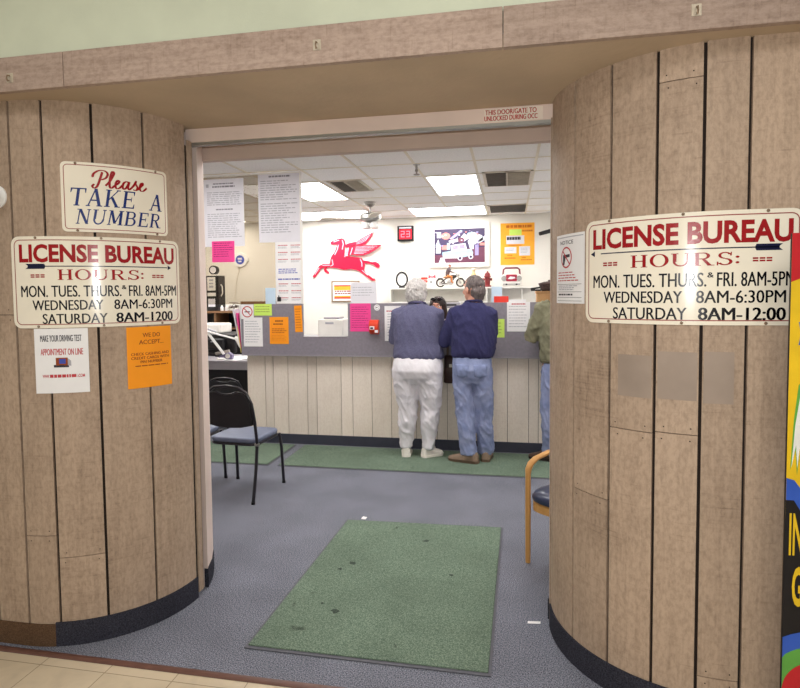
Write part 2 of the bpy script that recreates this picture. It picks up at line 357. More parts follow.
def serif2d(body):
    V = []; Fc = []; T, t, sf, sl = .17, .075, .055, .085; X = [0.0]
    def poly(P): n = len(V); V.extend((X[0]+x, y) for x, y in P); Fc.append(list(range(n, n+len(P))))
    def seg(x0,y0,x1,y1,w):
        if abs(x1-x0) < 1e-6: poly([(x0-w/2,y0),(x0+w/2,y0),(x1+w/2,y1),(x1-w/2,y1)])
        elif abs(y1-y0) < 1e-6: poly([(x0,y0-w/2),(x1,y0-w/2),(x1,y1+w/2),(x0,y1+w/2)])
        else: h = w*1.1/2; poly([(x0-h,y0),(x0+h,y0),(x1+h,y1),(x1-h,y1)])
    def srf(x, y, w): poly([(x-w/2-sl, y if y < .5 else y-sf), (x+w/2+sl, y if y < .5 else y-sf), (x+w/2+sl, y+sf if y < .5 else y), (x-w/2-sl, y+sf if y < .5 else y)])
    def arc(cx, cy, rx, ry, a0, a1, wx, wy, n=16):
        A = []; B = []
        for i in range(n+1):
            a = math.radians(a0+(a1-a0)*i/n); c, q = math.cos(a), math.sin(a)
            A.append((cx+rx*c, cy+ry*q)); B.append((cx+(rx-wx)*c, cy+(ry-wy)*q))
        for i in range(n): poly([A[i],A[i+1],B[i+1],B[i]])
    for ch in body:
        if ch == ' ': X[0] += .45; continue
        w = .9
        if ch == 'H': seg(.2,0,.2,1,T); seg(.74,0,.74,1,T); seg(.2,.5,.74,.5,t); [srf(x,y,T) for x in (.2,.74) for y in (0,1)]; w = .94
        elif ch == 'O': arc(.48,.5,.46,.52,0,360,.17,.06,28); w = .96
        elif ch == 'U': seg(.2,.35,.2,1,T); seg(.78,.35,.78,1,t); arc(.472,.36,.357,.38,180,360,.12,.09); srf(.2,1,T); srf(.78,1,t); w = .96
        elif ch in 'RB':
            seg(.2,0,.2,1,T); srf(.2,0,T); srf(.2,1,T); seg(.2,.965,.5,.965,.07); seg(.2,.52,.5,.52,.07); arc(.48,.742,.3,.258,-90,90,.15,.07)
            if ch == 'R': poly([(.4,.5),(.56,.5),(.88,0),(.68,0)]); poly([(.66,0),(.98,0),(.98,.055),(.66,.055)]); w = .98
            else: seg(.2,.035,.5,.035,.07); arc(.5,.277,.34,.277,-90,90,.16,.07); w = .92
        elif ch == 'S':
            arc(.4,.745,.3,.255,20,270,.13,.075); arc(.4,.265,.34,.265,-160,90,.15,.075); poly([(.62,.72),(.7,.72),(.7,1),(.66,1)]); poly([(.04,.28),(.12,.28),(.1,0),(.04,0)]); w = .8
        elif ch == 'T': seg(.45,0,.45,1,T); srf(.45,0,T); poly([(0,.93),(.9,.93),(.9,1),(0,1)]); poly([(0,.74),(.05,.74),(.1,.95),(0,.95)]); poly([(.9,.74),(.85,.74),(.8,.95),(.9,.95)])
        elif ch == 'A': seg(.14,0,.47,1,t); seg(.8,0,.47,1,T); seg(.24,.34,.7,.34,t); srf(.14,0,t); srf(.8,0,T); w = .98
        elif ch == 'K': seg(.2,0,.2,1,T); srf(.2,0,T); srf(.2,1,T); seg(.26,.42,.78,1,t); seg(.8,0,.42,.58,T); srf(.8,0,T); srf(.78,1,t); w = 1.0
        elif ch == 'E':
            seg(.2,0,.2,1,T); srf(.2,0,T); srf(.2,1,T); seg(.2,.965,.76,.965,.07); seg(.2,.035,.8,.035,.07); seg(.2,.52,.6,.52,.07)
            poly([(.76,.76),(.72,.76),(.66,.96),(.76,.96)]); poly([(.8,.26),(.76,.26),(.7,.04),(.8,.04)]); poly([(.6,.38),(.57,.38),(.54,.52),(.57,.66),(.6,.66)]); w = .86
        elif ch == 'N': seg(.18,0,.18,1,t); seg(.78,0,.78,1,t); seg(.78,0,.2,1,T); srf(.18,0,t); srf(.14,1,t); srf(.78,1,t); w = .96
        elif ch == 'M': seg(.16,0,.2,1,t); seg(.92,0,.88,1,T); seg(.54,.1,.22,1,T); seg(.54,.1,.88,1,t); srf(.16,0,t); srf(.92,0,T); srf(.18,1,t); srf(.9,1,T); w = 1.1
        elif ch == ':':
            for y in (.2,.62): poly([(.1+.09*math.cos(a*.7854), y+.09*math.sin(a*.7854)) for a in range(8)])
            w = .3
        X[0] += w+.06
    return V, Fc
def flatY(x0, z0, Y):
    """surface facing the camera side (-Y), top left corner at x0, z0"""
    return lambda u, v, off=0: Vector((x0+u, Y-off, z0-v))
def sheet(surf, w, h, t, r=0, step=0, mi=0, mb=None):
    """a thin solid plate following the surface"""
    mb = mb or MB(); V, Fc, E = cut(rrect(0,0,w,h,r), [list(range(len(rrect(0,0,w,h,r))))], step)
    n = len(V); mb.add([surf(u,v,t) for u,v in V]+[surf(u,v,0) for u,v in V], Fc+[[i+n for i in f][::-1] for f in Fc]+[[a,b,b+n,a+n] for a,b in E], mi)
    return mb
# ------------------------------------------------------------------ palette
M = {}
M['plank'] = wood('plank_wood', (184,161,140), (110,91,75), .85)
M['fascia'] = wood('fascia_wood', (184,162,148), (116,94,80), .9, axis='X')
M['groove'] = mat('groove_dark', (38,28,22), .9)
M['soffit'] = mat('soffit_paint', (192,170,144), .75, .06, 3, .15, 40)
M['green_wall'] = mat('pale_green_wall', (206,212,190), .8, .03, 5, .08, 120)
M['jamb'] = mat('jamb_paint', (228,208,198), .55, .05, 3)
M['header'] = mat('header_paint', (198,178,166), .7, .04, 3)
M['kick_dark'] = carpet('kick_carpet', (42,42,50), (66,66,76), 200)
M['kick_brown'] = carpet('kick_brown_carpet', (84,64,48), (108,84,64), 200)
M['counter_kick'] = mat('counter_kick_vinyl', (58,61,74), .6, .05)
M['strip'] = mat('threshold_metal', (104,72,62), .45, .1, 14)
M['carpet'] = carpet('blue_grey_carpet', (62,66,76), (150,152,164), 190)
M['mat_green'] = carpet('green_mat_pile', (76,95,82), (128,144,126), 220, spots=True)
M['mat_edge'] = mat('mat_rubber_edge', (92,92,100), .7)
M['tile'] = tilefloor('cream_floor_tile')
M['wall_cream'] = mat('cream_wall_paint', (231,228,220), .8, .02, 3, .05, 90)
M['ceil_tile'] = mat('ceiling_tile', (246,245,242), .9, .04, 60, .3, 220)
M['grid'] = mat('ceiling_grid_metal', (228,220,200), .5, .02)
M['vent_dark'] = mat('vent_dark', (150,144,136), .6)
M['vent_tan'] = mat('vent_tan', (222,214,198), .6)
M['white'] = mat('white_paint', (236,234,228), .45, .02)
M['white_gloss'] = mat('white_gloss', (240,240,238), .2, .01)
M['lamp'] = emis('lamp_diffuser', (255,252,249), 13.0)
M['grey_lam'] = mat('grey_laminate', (136,131,141), .4, .05, 40)
M['grey_cap'] = mat('grey_laminate_edge', (150,146,152), .4, .03)
M['panel_wood'] = wood('pale_panelling', (236,226,214), (206,192,176), .7)
M['chrome'] = mat('brushed_metal', (170,168,165), .3, .03, metal=1)
M['steel'] = mat('galvanised_metal', (176,176,172), .4, .06, metal=.8)
M['black'] = mat('black_plastic', (24,23,26), .4, .1)
M['black_metal'] = mat('black_enamel_tube', (34,32,40), .3, .05)
M['brown_wood'] = wood('brown_shelf_wood', (146,110,78), (96,66,42), .8, axis='X')
M['paper'] = mat('white_paper', (238,237,238), .8, .015)
M['paper_grey'] = mat('greyish_paper', (222,221,228), .8, .015)
M['pink'] = mat('hot_pink_paper', (236,74,150), .75, .02)
M['orange'] = mat('orange_paper', (250,156,28), .75, .02)
M['amber'] = mat('amber_poster_paper', (252,176,52), .75, .02)
M['lime'] = mat('lime_paper', (206,238,110), .75, .02)
M['blue_paper'] = mat('pale_blue_paper', (196,218,236), .75, .02)
M['red_paper'] = mat('red_card', (232,62,50), .6, .02)
M['yellow_paper'] = mat('yellow_paper', (238,222,120), .75, .02)
M['sign'] = mat('cream_enamel_sign', (243,235,217), .16, .015, 4, spec=.5, coat=.3)
M['sign_red'] = mat('sign_red_paint', (158,22,30), .25, .04, 30)
M['sign_blue'] = mat('sign_blue_paint', (34,52,116), .25, .04, 30)
M['sign_navy'] = mat('sign_navy_paint', (30,32,62), .25, .04, 30)
M['sign_black'] = mat('sign_black_paint', (28,27,34), .25, .04, 30)
M['sign_brown'] = mat('sign_maroon_line', (150,62,58), .3, .04, 30)
M['ink'] = mat('grey_ink', (176,176,184), .8)
M['ink_dark'] = mat('dark_ink', (62,58,66), .8)
M['ink_mid'] = mat('mid_ink', (128,126,136), .8)
M['panel_gap'] = mat('panelling_gap', (138,122,106), .8)
M['ink_red'] = mat('red_ink', (192,62,70), .8)
M['ink_brown'] = mat('brown_ink', (150,70,30), .8)
M['ink_blue'] = mat('blue_ink', (66,84,180), .7)
M['ink_pink'] = mat('magenta_ink', (178,36,104), .8)
M['ink_orange'] = mat('orange_ink', (206,112,30), .8)
M['ink_green'] = mat('green_ink', (150,170,80), .8)
M['screw'] = mat('screw_metal', (150,130,110), .4, metal=.7)
# ------------------------------------------------------------------ shell
SOF = 2.385
CEIL = 2.8
YF = 2.12            # storefront beam face
BACK = 9.85
def box_struct(name, m, *b):
    mb = MB()
    for q in b: mb.bb(*q)
    return struct(build(name, mb, m, smooth=0))
box_struct('floor', M['carpet'], (-6, 4, 2.16, 10, -.1, 0))
box_struct('floor', M['tile'], (-6, 4, -4.5, 2.155, -.1, 0))
struct(build('trim_1', MB().tube([(-6,2.162,.001),(4,2.162,.001)], [(.018,.008)]*2, 10), M['strip']))
box_struct('wall_back', M['wall_cream'], (-5.6, 2.6, BACK, BACK+.1, 0, CEIL))
box_struct('wall_west', M['wall_cream'], (-5.6, -5.5, 3.08, BACK, 0, CEIL))
box_struct('wall_east', M['wall_cream'], (2.5, 2.6, 3.08, BACK, 0, CEIL))
box_struct('wall_front', M['header'], (-5.6, -1.69, 3.03, 3.08, 0, CEIL), (.285, 2.6, 3.03, 3.08, 0, CEIL), (-1.69, .285, 3.03, 3.08, 2.283, CEIL))
box_struct('ceiling', M['ceil_tile'], (-5.6, 2.6, 3.03, BACK+.1, CEIL, CEIL+.1))
mb = MB()
gx = [-.9+.577*k for k in range(-8, 7)]; gy = [6.4+.635*k for k in range(-5, 6)]
for x in gx: mb.bb(x-.012, x+.012, 3.08, BACK, CEIL-.006, CEIL)
for y in gy: mb.bb(-5.5, 2.5, y-.012, y+.012, CEIL-.005, CEIL-.0005)
struct(build('trim_2', mb, M['grid'], smooth=0))
# soffit, beam and the mall bulkhead above
box_struct('soffit', M['soffit'], (-6, 4, YF+.012, 3.03, SOF, SOF+.05))
ztop = py(300, 27.5, YF-.01).z
mb = MB(); sx = [-6, -3.6, py(66, 80, YF).x, py(503, 40, YF).x, 2.1, 4]
for i in range(len(sx)-1):
    mb.tag = random.random(); mb.bb(sx[i]+.0015, sx[i+1]-.0015, YF-.015, YF+.012, SOF-.004, ztop)
struct(build('wall_beam', mb, M['fascia'], smooth=0, bevel=.002))
box_struct('wall_bulkhead', M['green_wall'], (-6, 4, YF-.002, YF+.1, ztop-.01, 3.6))
box_struct('ceiling', M['ceil_tile'], (-6, 4, -4.5, YF+.1, 3.6, 3.7))
box_struct('wall_mall', M['green_wall'], (-6, 4, -4.6, -4.5, 0, 3.6))
# ------------------------------------------------------------------ rounded plank walls
LX, LY, LR = -2.1, 2.74, .53
RX, RY, RR = .77, 2.785, .58
def col_l(s, z, off=0):
    if s <= 0: return Vector((LX+s, LY-LR-off, z))
    a = min(s/LR, math.pi/2); e = max(0, s-LR*math.pi/2)
    return Vector((LX+(LR+off)*math.sin(a), LY-(LR+off)*math.cos(a)+e, z))
def col_r(s, z, off=0):
    if s >= 0: return Vector((RX+s, RY-RR-off, z))
    a = min(-s/RR, math.pi/2); e = max(0, -s-RR*math.pi/2)
    return Vector((RX-(RR+off)*math.sin(a), RY-(RR+off)*math.cos(a)+e, z))
def col_px(side, x, y):
    cx, cy, r = (LX, LY, LR) if side == 'l' else (RX, RY, RR)
    d = ray(x, y); t = (cy-r)/d.y; X = t*d.x
    if (side == 'l' and X <= cx) or (side == 'r' and X >= cx): return X-cx, H+t*d.z
    A = d.x**2+d.y**2; B = -2*(d.x*cx+d.y*cy); C = cx*cx+cy*cy-r*r; D = B*B-4*A*C
    if D < 0: t = -B/(2*A)
    else: t = (-B-math.sqrt(D))/(2*A)
    px_, py_ = t*d.x-cx, t*d.y-cy; a = math.atan2(abs(px_), -py_)
    return (a*r if side == 'l' else -a*r), H+t*d.z
rng = random.Random(12)
def plank_wall(name, colf, edges, seams, s_end0, s_end1):
    mb = MB()
    for i in range(len(edges)-1):
        a, b = edges[i]+.0055, edges[i+1]-.0055
        zs = [.085]+sorted(seams.get(i, []))+[SOF]
        for k in range(len(zs)-1):
            mb.tag = random.random(); z0, z1 = zs[k]+(.0015 if k else 0), zs[k+1]-(.0015 if k < len(zs)-2 else 0)
            sheet(lambda u, v, o, a=a, z1=z1: colf(a+u, z1-v, o-.014), b-a, z1-z0, .014, 0, .045, 0, mb)
        for k in range(1, len(zs)-1):
            for dz in (-.022, .022):
                for u in (a+.02+.012*rng.random(), b-.02-.012*rng.random()):
                    w_ = .0022; mb.add([colf(u-w_, zs[k]+dz-w_, .0007), colf(u+w_, zs[k]+dz-w_, .0007), colf(u+w_, zs[k]+dz+w_, .0007), colf(u-w_, zs[k]+dz+w_, .0007)], [(0,1,2,3)], 1)
    sheet(lambda u, v, o: colf(s_end0+u, SOF-v, o-.034), s_end1-s_end0, SOF, .022, 0, .05, 1, mb)
    return struct(build(name, mb, [M['plank'], M['groove']], smooth=25))
le = [col_px('l', x, 400)[0] for x in (20, 52, 101, 151)]
lw = [le[0]-.155*k for k in range(25, 0, -1)]
le = lw+le+[LR*math.pi/2-.012]
n0 = 25
lseam = {n0: [col_px('l', 36, 536)[1]], n0+1: [col_px('l', 75, 557)[1]], n0-1: [col_px('l', 8, 315)[1]], n0-3: [1.1], n0-5: [.7, 1.9]}
plank_wall('wall_left', col_l, le, lseam, lw[0], LR*math.pi/2-.012)
rre = [col_px('r', x, 400)[0] for x in (573.5, 609, 654, 700, 745, 797)]
rr_ = [-RR*math.pi/2+.012]+rre+[rre[-1]+.17*k for k in range(1, 15)]
rseam = {1: [col_px('r', 590, 494)[1]], 2: [col_px('r', 630, 430)[1]], 3: [col_px('r', 677, 434)[1], col_px('r', 677, 80)[1]], 4: [col_px('r', 722, 680)[1]], 7: [1.3], 9: [.8]}
plank_wall('wall_right', col_r, rr_, rseam, rr_[0], rr_[-1])
# base strips at the foot of the planks
def kick(name, colf, s0, s1, m, h=.1):
    return struct(build(name, sheet(lambda u, v, o: colf(s0+u, h-v, o-.002), s1-s0, h, .009, 0, .04), m, smooth=25))
sb = col_px('l', 57, 640)[0]
kick('baseboard_left', col_l, -3.5, sb, M['kick_brown'])
kick('baseboard_corner', col_l, sb, LR*math.pi/2-.012, M['kick_dark'], .108)
kick('baseboard_right', col_r, rr_[0], 2.6, M['kick_dark'], .108)
# plastered pilasters behind the gate slot
for nm, P in (('jamb_left', [(-1.568,2.835),(-1.578,2.86),(-1.605,2.95),(-1.655,3.06),(-1.69,3.03),(-1.95,3.03),(-1.95,2.835)]),
              ('jamb_right', [(.186,2.835),(.195,2.86),(.215,2.95),(.255,3.06),(.285,3.03),(.6,3.03),(.6,2.835)])):
    struct(build('trim_3', MB().prism(P, lambda u, v: Vector((u,v,.0)), lambda u, v: Vector((u,v,SOF))), M['jamb'], smooth=25))
    q = P[:4]; s_ = -1 if nm == 'jamb_right' else 1
    Q = [(x+.006*s_, y-.004) for x, y in q]+[(x-.02*s_, y) for x, y in q[::-1]]
    struct(build('baseboard_jamb', MB().prism(Q, lambda u, v: Vector((u,v,0)), lambda u, v: Vector((u,v,.1))), M['kick_dark'], smooth=25))
# gate slot edge strips
box_struct('trim_4', M['plank'], (-1.574, -1.566, 2.742, 2.785, .02, 2.32), (.184, .19, 2.772, 2.792, .02, 2.32))
box_struct('slot_dark_fill', M['groove'], (-1.66, -1.59, 2.75, 2.83, 0, 2.3), (.208, .28, 2.78, 2.83, 0, 2.3))  # dark boxes added so the open gate slot shows as shaded depth
# head board with its notice, and the gate track below
hb = MB(); hb.bb(-1.6, .3, 2.785, 2.81, 2.317, SOF)
struct(build('trim_5', hb, M['jamb'], smooth=0, bevel=.003))
struct(build('trim_6', MB().bb(-1.6, .3, 2.79, 2.83, 2.304, 2.317).bb(-.0, .12, 2.787, 2.80, 2.3, 2.306), M['steel'], smooth=0))
a, b = py(484, 107, 2.785), py(553, 118, 2.785)
t = thing('notice_strip', 'white notice strip with red capitals on the board over the opening, at its right end', 'sign', (a.x, 2.785, 2.325))
w_ = .235; sf = flatY(a.x, 2.378, 2.784)
M['strip_red'] = mat('notice_red', (196,34,30), .5)
build('strip', sheet(sf, .26, .058, .001), mat('notice_cream', (238,224,212), .6, .03), t)
A = Art(lambda u, v, o=0: sf(u, v, o+.001))
A.bold('THIS DOOR/GATE TO', .006, .004, .232, .026, M['strip_red'], .0014, 2); A.bold('UNLOCKED DURING OCC', .002, .031, .236, .053, M['strip_red'], .0014, 2)
A.build('lettering', t)
# ------------------------------------------------------------------ ceiling fittings
def troffer(x0, x1, y0, y1, label):
    t = thing('ceiling_light', label, 'ceiling light', ((x0+x1)/2, (y0+y1)/2, CEIL-.012), 'fluorescent ceiling panels')
    mb = MB(); w = .022; z0, z1 = CEIL-.012, CEIL
    mb.bb(x0, x1, y0, y0+w, z0, z1); mb.bb(x0, x1, y1-w, y1, z0, z1); mb.bb(x0, x0+w, y0+w, y1-w, z0, z1); mb.bb(x1-w, x1, y0+w, y1-w, z0, z1)
    build('frame', mb, M['white'], t, smooth=0)
    build('diffuser', MB().bb(x0+w, x1-w, y0+w, y1-w, CEIL-.009, CEIL-.001), M['lamp'], t, smooth=0)
troffer(-.89, -.325, 6.4, 7.67, 'bright fluorescent panel nearest over the framed picture')
troffer(-1.48, -.335, 8.72, 9.64, 'wide bright panel at the far wall, to the right of the ceiling fan')
troffer(-2.62, -2.055, 6.4, 7.67, 'bright fluorescent panel beside the hanging sheets on the left')
troffer(-3.4, -2.1, 8.72, 9.62, 'wide bright panel at the far wall, left of the ceiling fan')
for i, (x, y) in enumerate([(-3.2, 3.85), (-1.48, 3.85), (-.325, 3.85), (1.41, 3.85), (1.41, 6.4), (-4.36, 6.4), (1.41, 8.3), (-4.94, 8.3), (-4.94, 6.4)]):  # panels out of view added for room light, far-left pair brightens the back corner
    troffer(x+.006, x+.571, y, y+1.27, 'unseen fluorescent panel added over the waiting area or the sides of the office')
def vent(px, label, split=None):
    p0, p1 = pz(px[0], px[1], CEIL), pz(px[2], px[3], CEIL); x0, x1, y0, y1 = min(p0.x,p1.x), max(p0.x,p1.x), p1.y, p0.y
    y0, y1 = min(y0,y1), max(y0,y1)
    t = thing('ceiling_vent', label, 'vent', ((x0+x1)/2, (y0+y1)/2, CEIL-.012), 'ceiling air vents')
    z0 = CEIL-.012; mb = MB()
    mb.bb(x0, x1, y0, y0+.03, z0, CEIL); mb.bb(x0, x1, y1-.03, y1, z0, CEIL); mb.bb(x0, x0+.03, y0, y1, z0, CEIL); mb.bb(x1-.03, x1, y0, y1, z0, CEIL)
    xm = x0+(x1-x0)*(split or 1)
    if split: mb.bb(xm-.015, xm+.015, y0, y1, z0, CEIL)
    build('frame', mb, M['vent_tan'], t, smooth=0)
    ga = MB(); gb = MB(); n = 9
    for i in range(n):
        y = y0+.03+(y1-y0-.06)*(i+.5)/n
        ga.box(((x0+.03+xm)/2, y, CEIL-.007), (xm-x0-.04, (y1-y0)/n*.8, .003), rx=.5)
        if split: gb.box(((x1-.03+xm)/2, y, CEIL-.007), (x1-xm-.04, (y1-y0)/n*.8, .003), rx=.5)
    build('grille', ga, M['vent_dark'], t, smooth=0)
    if split: build('grille', gb, M['vent_tan'], t, smooth=0)
vent((482, 172, 531, 184), 'two-part ceiling vent, half dark and half tan, nearest on the right', .48)
vent((487, 205, 525, 211), 'narrow dark ceiling vent close to the far wall on the right')
vent((326, 181, 374, 190), 'two-part ceiling vent between the fan and the left light panel', .5)
# sprinkler heads
p = pz(416.5, 164, CEIL)
t = thing('sprinkler', 'small dark sprinkler head hanging from the ceiling near the counter', 'sprinkler', (p.x, p.y, CEIL-.1))
build('pipe', MB().cyl((p.x,p.y,CEIL-.03), .012, .06).cyl((p.x,p.y,CEIL-.004), .035, .008), M['chrome'], t)
build('head', MB().lathe((p.x,p.y,CEIL-.105), [(.03,0),(.03,.006),(.008,.01),(.008,.03),(.016,.036),(.016,.05),(.01,.055)], 14), M['vent_dark'], t)
# ceiling fan
p = pz(370, 202, CEIL); fx, fy = p.x, p.y
t = thing('ceiling_fan', 'silver ceiling fan with thin blades between the bright panels', 'ceiling fan', (fx, fy, CEIL-.35))
build('canopy', MB().lathe((fx,fy,CEIL-.07), [(.03,0),(.07,.03),(.085,.07)], 24), M['chrome'], t)
build('downrod', MB().cyl((fx,fy,CEIL-.12), .012, .12), M['chrome'], t)
build('motor_housing', MB().lathe((fx,fy,CEIL-.27), [(.05,0),(.12,.015),(.15,.04),(.15,.09),(.11,.115),(.03,.12)], 28), M['chrome'], t)
for k in range(4):
    a = 2*math.pi*k/4+.35; d = Vector((math.cos(a), math.sin(a), 0)); n = Vector((-d.y, d.x, .12)).normalized(); c = Vector((fx,fy,CEIL-.235))
    prof = [(.2,-.05),(.62,-.075),(.68,-.05),(.68,.05),(.62,.075),(.2,.05)]
    build('blade', MB().prism(prof, lambda u, v: c+d*u+n*v+Vector((0,0,.004)), lambda u, v: c+d*u+n*v-Vector((0,0,.004))), M['vent_tan'], t, smooth=0)
    build('blade_arm', MB().tube([c+d*.1, c+d*.24], [(.02,.005)]*2, 8), M['chrome'], t)
for k in range(4):
    a = 2*math.pi*k/4+.8; q = Vector((fx+.085*math.cos(a), fy+.085*math.sin(a), CEIL-.36))
    build('lamp_shade', MB().lathe(q, [(.05,0),(.055,.03),(.04,.07),(.018,.085)], 16), M['white_gloss'], t)
build('light_hub', MB().lathe((fx,fy,CEIL-.35), [(.02,0),(.06,.02),(.06,.06),(.05,.08)], 20), M['chrome'], t)
build('pull_chain', MB().cyl((fx+.03,fy,CEIL-.5), .0025, .3, 6), M['chrome'], t)
# ------------------------------------------------------------------ door mats
def doormat(px, label, name='door_mat', x=None, y=None):
    if px:
        P = [pz(*q) for q in px]; x = (sum(P[i].x for i in (0,3))/2, sum(P[i].x for i in (1,2))/2); y = (sum(P[i].y for i in (2,3))/2, sum(P[i].y for i in (0,1))/2)
    t = thing(name, label, 'mat', ((x[0]+x[1])/2, (y[0]+y[1])/2, 0), 'green carpet mats')
    e = .014
    build('rubber_border', MB().prism(rrect(x[0], y[0], x[1], y[1], .02), lambda u, v: Vector((u,v,.005)), lambda u, v: Vector((u,v,.0005))), M['mat_edge'], t, smooth=0)
    build('pile', MB().prism(rrect(x[0]+e, y[0]+e, x[1]-e, y[1]-e, .01), lambda u, v: Vector((u,v,.011)), lambda u, v: Vector((u,v,.004))), M['mat_green'], t, smooth=0, bevel=.003)
P = [pz(*q) for q in ((347,520),(503,528),(491,677.5),(244,648.5))]; cm = sum(P, Vector((0,0,0)))/4
t = thing('door_mat', 'large worn green mat lying alone in the middle of the entrance', 'mat', (cm.x, cm.y, 0), 'green carpet mats')
def inset(k): return [tuple((p+(cm-p).normalized()*k*1.5)[:2]) for p in P]
build('rubber_border', MB().prism(inset(0), lambda u, v: Vector((u,v,.005)), lambda u, v: Vector((u,v,.0005))), M['mat_edge'], t, smooth=0)
pile = build('pile', MB().prism(inset(.014), lambda u, v: Vector((u,v,.011)), lambda u, v: Vector((u,v,.004))), M['mat_green'], t, smooth=0, bevel=.003)
stn = carpet('dark_stain', (50,60,54), (80,92,82), 200); rs = random.Random(8)
for x, y, r in ((353,563,.03),(340,569,.018),(426,541,.024),(336,611,.028),(322,603,.012),(452,575,.016)):
    q = pz(x, y, .011); Q = [(r*(.35+.8*rs.random())*math.cos(k*math.pi/5), r*(.35+.6*rs.random())*math.sin(k*math.pi/5)) for k in range(10)]
    build('stain', MB().prism(Q, lambda u, v: Vector((q.x+u,q.y+v,.0116)), lambda u, v: Vector((q.x+u,q.y+v,.0105))), stn, t, smooth=0)
doormat(None, 'long green runner mat the customers stand on along the counter', x=(-2.06, 1.2), y=(5.0, 5.74))
doormat(None, 'green mat beside the black chair at the left end of the counter', x=(-4.0, -2.14), y=(5.0, 5.74))
# litter
p = pz(534, 623); tag(build('paper_scrap', MB().prism([(-.03,-.008),(.028,-.012),(.03,.006),(-.028,.01)], lambda u, v: Vector((p.x+u,p.y+v,.004+u*.1)), lambda u, v: Vector((p.x+u,p.y+v,.002+u*.1))), M['paper'], base=(p.x,p.y,0), smooth=0), 'long white paper scrap on the carpet by the right wall', 'litter')
p2 = pz(364, 518.5); tag(build('paper_scrap', MB().prism([(-.018,-.012),(.012,-.014),(.02,.008),(-.01,.014)], lambda u, v: Vector((p2.x+u,p2.y+v,.006+v*.3)), lambda u, v: Vector((p2.x+u,p2.y+v,.003+v*.3))), M['paper'], base=(p2.x,p2.y,0), smooth=0), 'tiny white crumb of paper at the far edge of the entrance mat', 'litter')
# ------------------------------------------------------------------ signs on the planks
def colsurf(side, s0, z0, lift=.001):
    f = col_l if side == 'l' else col_r
    return lambda u, v, off=0: f(s0+u, z0-v, off+lift)
def frame_of(side, x0, y0, x1, y1):
    ym = (y0+y1)/2; s0 = col_px(side, x0, ym)[0]; s1 = col_px(side, x1, ym)[0]; xm = (x0+x1)/2
    z0 = col_px(side, xm, y0)[1]; z1 = col_px(side, xm, y1)[1]
    return s0, s1-s0, z0, z0-z1
def screws(surf, pts, parent):
    for u, v in pts: build('screw', MB().ell(surf(u, v, .001), (.0055,.0055,.0055), 0, 10, 6), M['screw'], parent)
def hours_sign(side, s0, w, z0, h, label, arrow):
    c = colsurf(side, s0, z0, .001); mid = c(w/2, h, 0)
    t = thing('hours_sign', label, 'sign', mid, 'painted opening hours signs')
    build('sign_plate', sheet(c, w, h, .004, .035, .02), M['sign'], t, smooth=25)
    s1 = lambda u, v, off=0: c(u, v, off+.004)
    A = Art(s1, .02)
    A.frame(.014, .014, w-.014, h-.014, .0035, M['sign_brown'], .025)
    X = lambda f: f*w
    Y = lambda f: f*h
    A.text('LICENSE BUREAU', X(.05), Y(.085), X(.955), Y(.285), M['sign_red'], .035)
    yl = Y(.325); A.line([(X(.1), yl), (X(.9), yl)], .004, M['sign_navy'])
    e, g = (.93, .1) if arrow > 0 else (.035, .9)
    sg = arrow
    A.poly([(X(e), yl), (X(e)-sg*.02, yl-.011), (X(e)-sg*.02, yl+.011)], M['sign_navy'])
    A.poly([(X(g), yl-.003), (X(g)-sg*.01, yl-.011), (X(g)+sg*.07, yl-.011), (X(g)+sg*.075, yl), (X(g)+sg*.07, yl+.011), (X(g)-sg*.01, yl+.011), (X(g), yl+.003)], M['sign_navy'])
    A.serif('HOURS:', X(.265), Y(.36), X(.735), Y(.475), M['sign_red'])
    for a0 in (.115, .79):
        for k in range(3): A.rect(X(a0)+k*.021, Y(.412), X(a0)+k*.021+.017, Y(.426), M['sign_red']); A.rect(X(a0)+k*.021, Y(.434), X(a0)+k*.021+.017, Y(.448), M['sign_red'])
    k = M['sign_black']
    A.bold('MON. TUES. THURS.', X(.055), Y(.535), X(.6), Y(.66), k, .0017, 2); A.bold('&', X(.605), Y(.535), X(.63), Y(.58), k, .0017, 2)
    A.bold('FRI. 8AM-5PM', X(.645), Y(.535), X(.965), Y(.66), k, .0017, 2)
    A.bold('WEDNESDAY', X(.12), Y(.695), X(.5), Y(.805), k, .0017, 2); A.bold('8AM-6:30PM', X(.56), Y(.695), X(.93), Y(.805), k, .0017, 2)
    A.bold('SATURDAY', X(.175), Y(.845), X(.52), Y(.955), k, .0017, 2); A.bold('8AM-12:00' if arrow < 0 else '8AM-1200', X(.57), Y(.845), X(.93), Y(.955), k, .0018, 3)
    A.build('lettering', t)
    screws(s1, [(w*f, v) for v in (.006, h-.007) for f in (.15, .5, .85)], t)
s0, w, z0, h = frame_of('l', 13.5, 237, 178.5, 327)
hours_sign('l', s0, w, z0, h, 'cream licence bureau opening hours sign with a right-pointing arrow, on the left planks', 1)
s0r, wr, z0r, hr = frame_of('r', 587, 212, 803, 325)
hours_sign('r', s0r, wr, z0r, hr, 'cream licence bureau opening hours sign with a left-pointing arrow, on the right planks', -1)
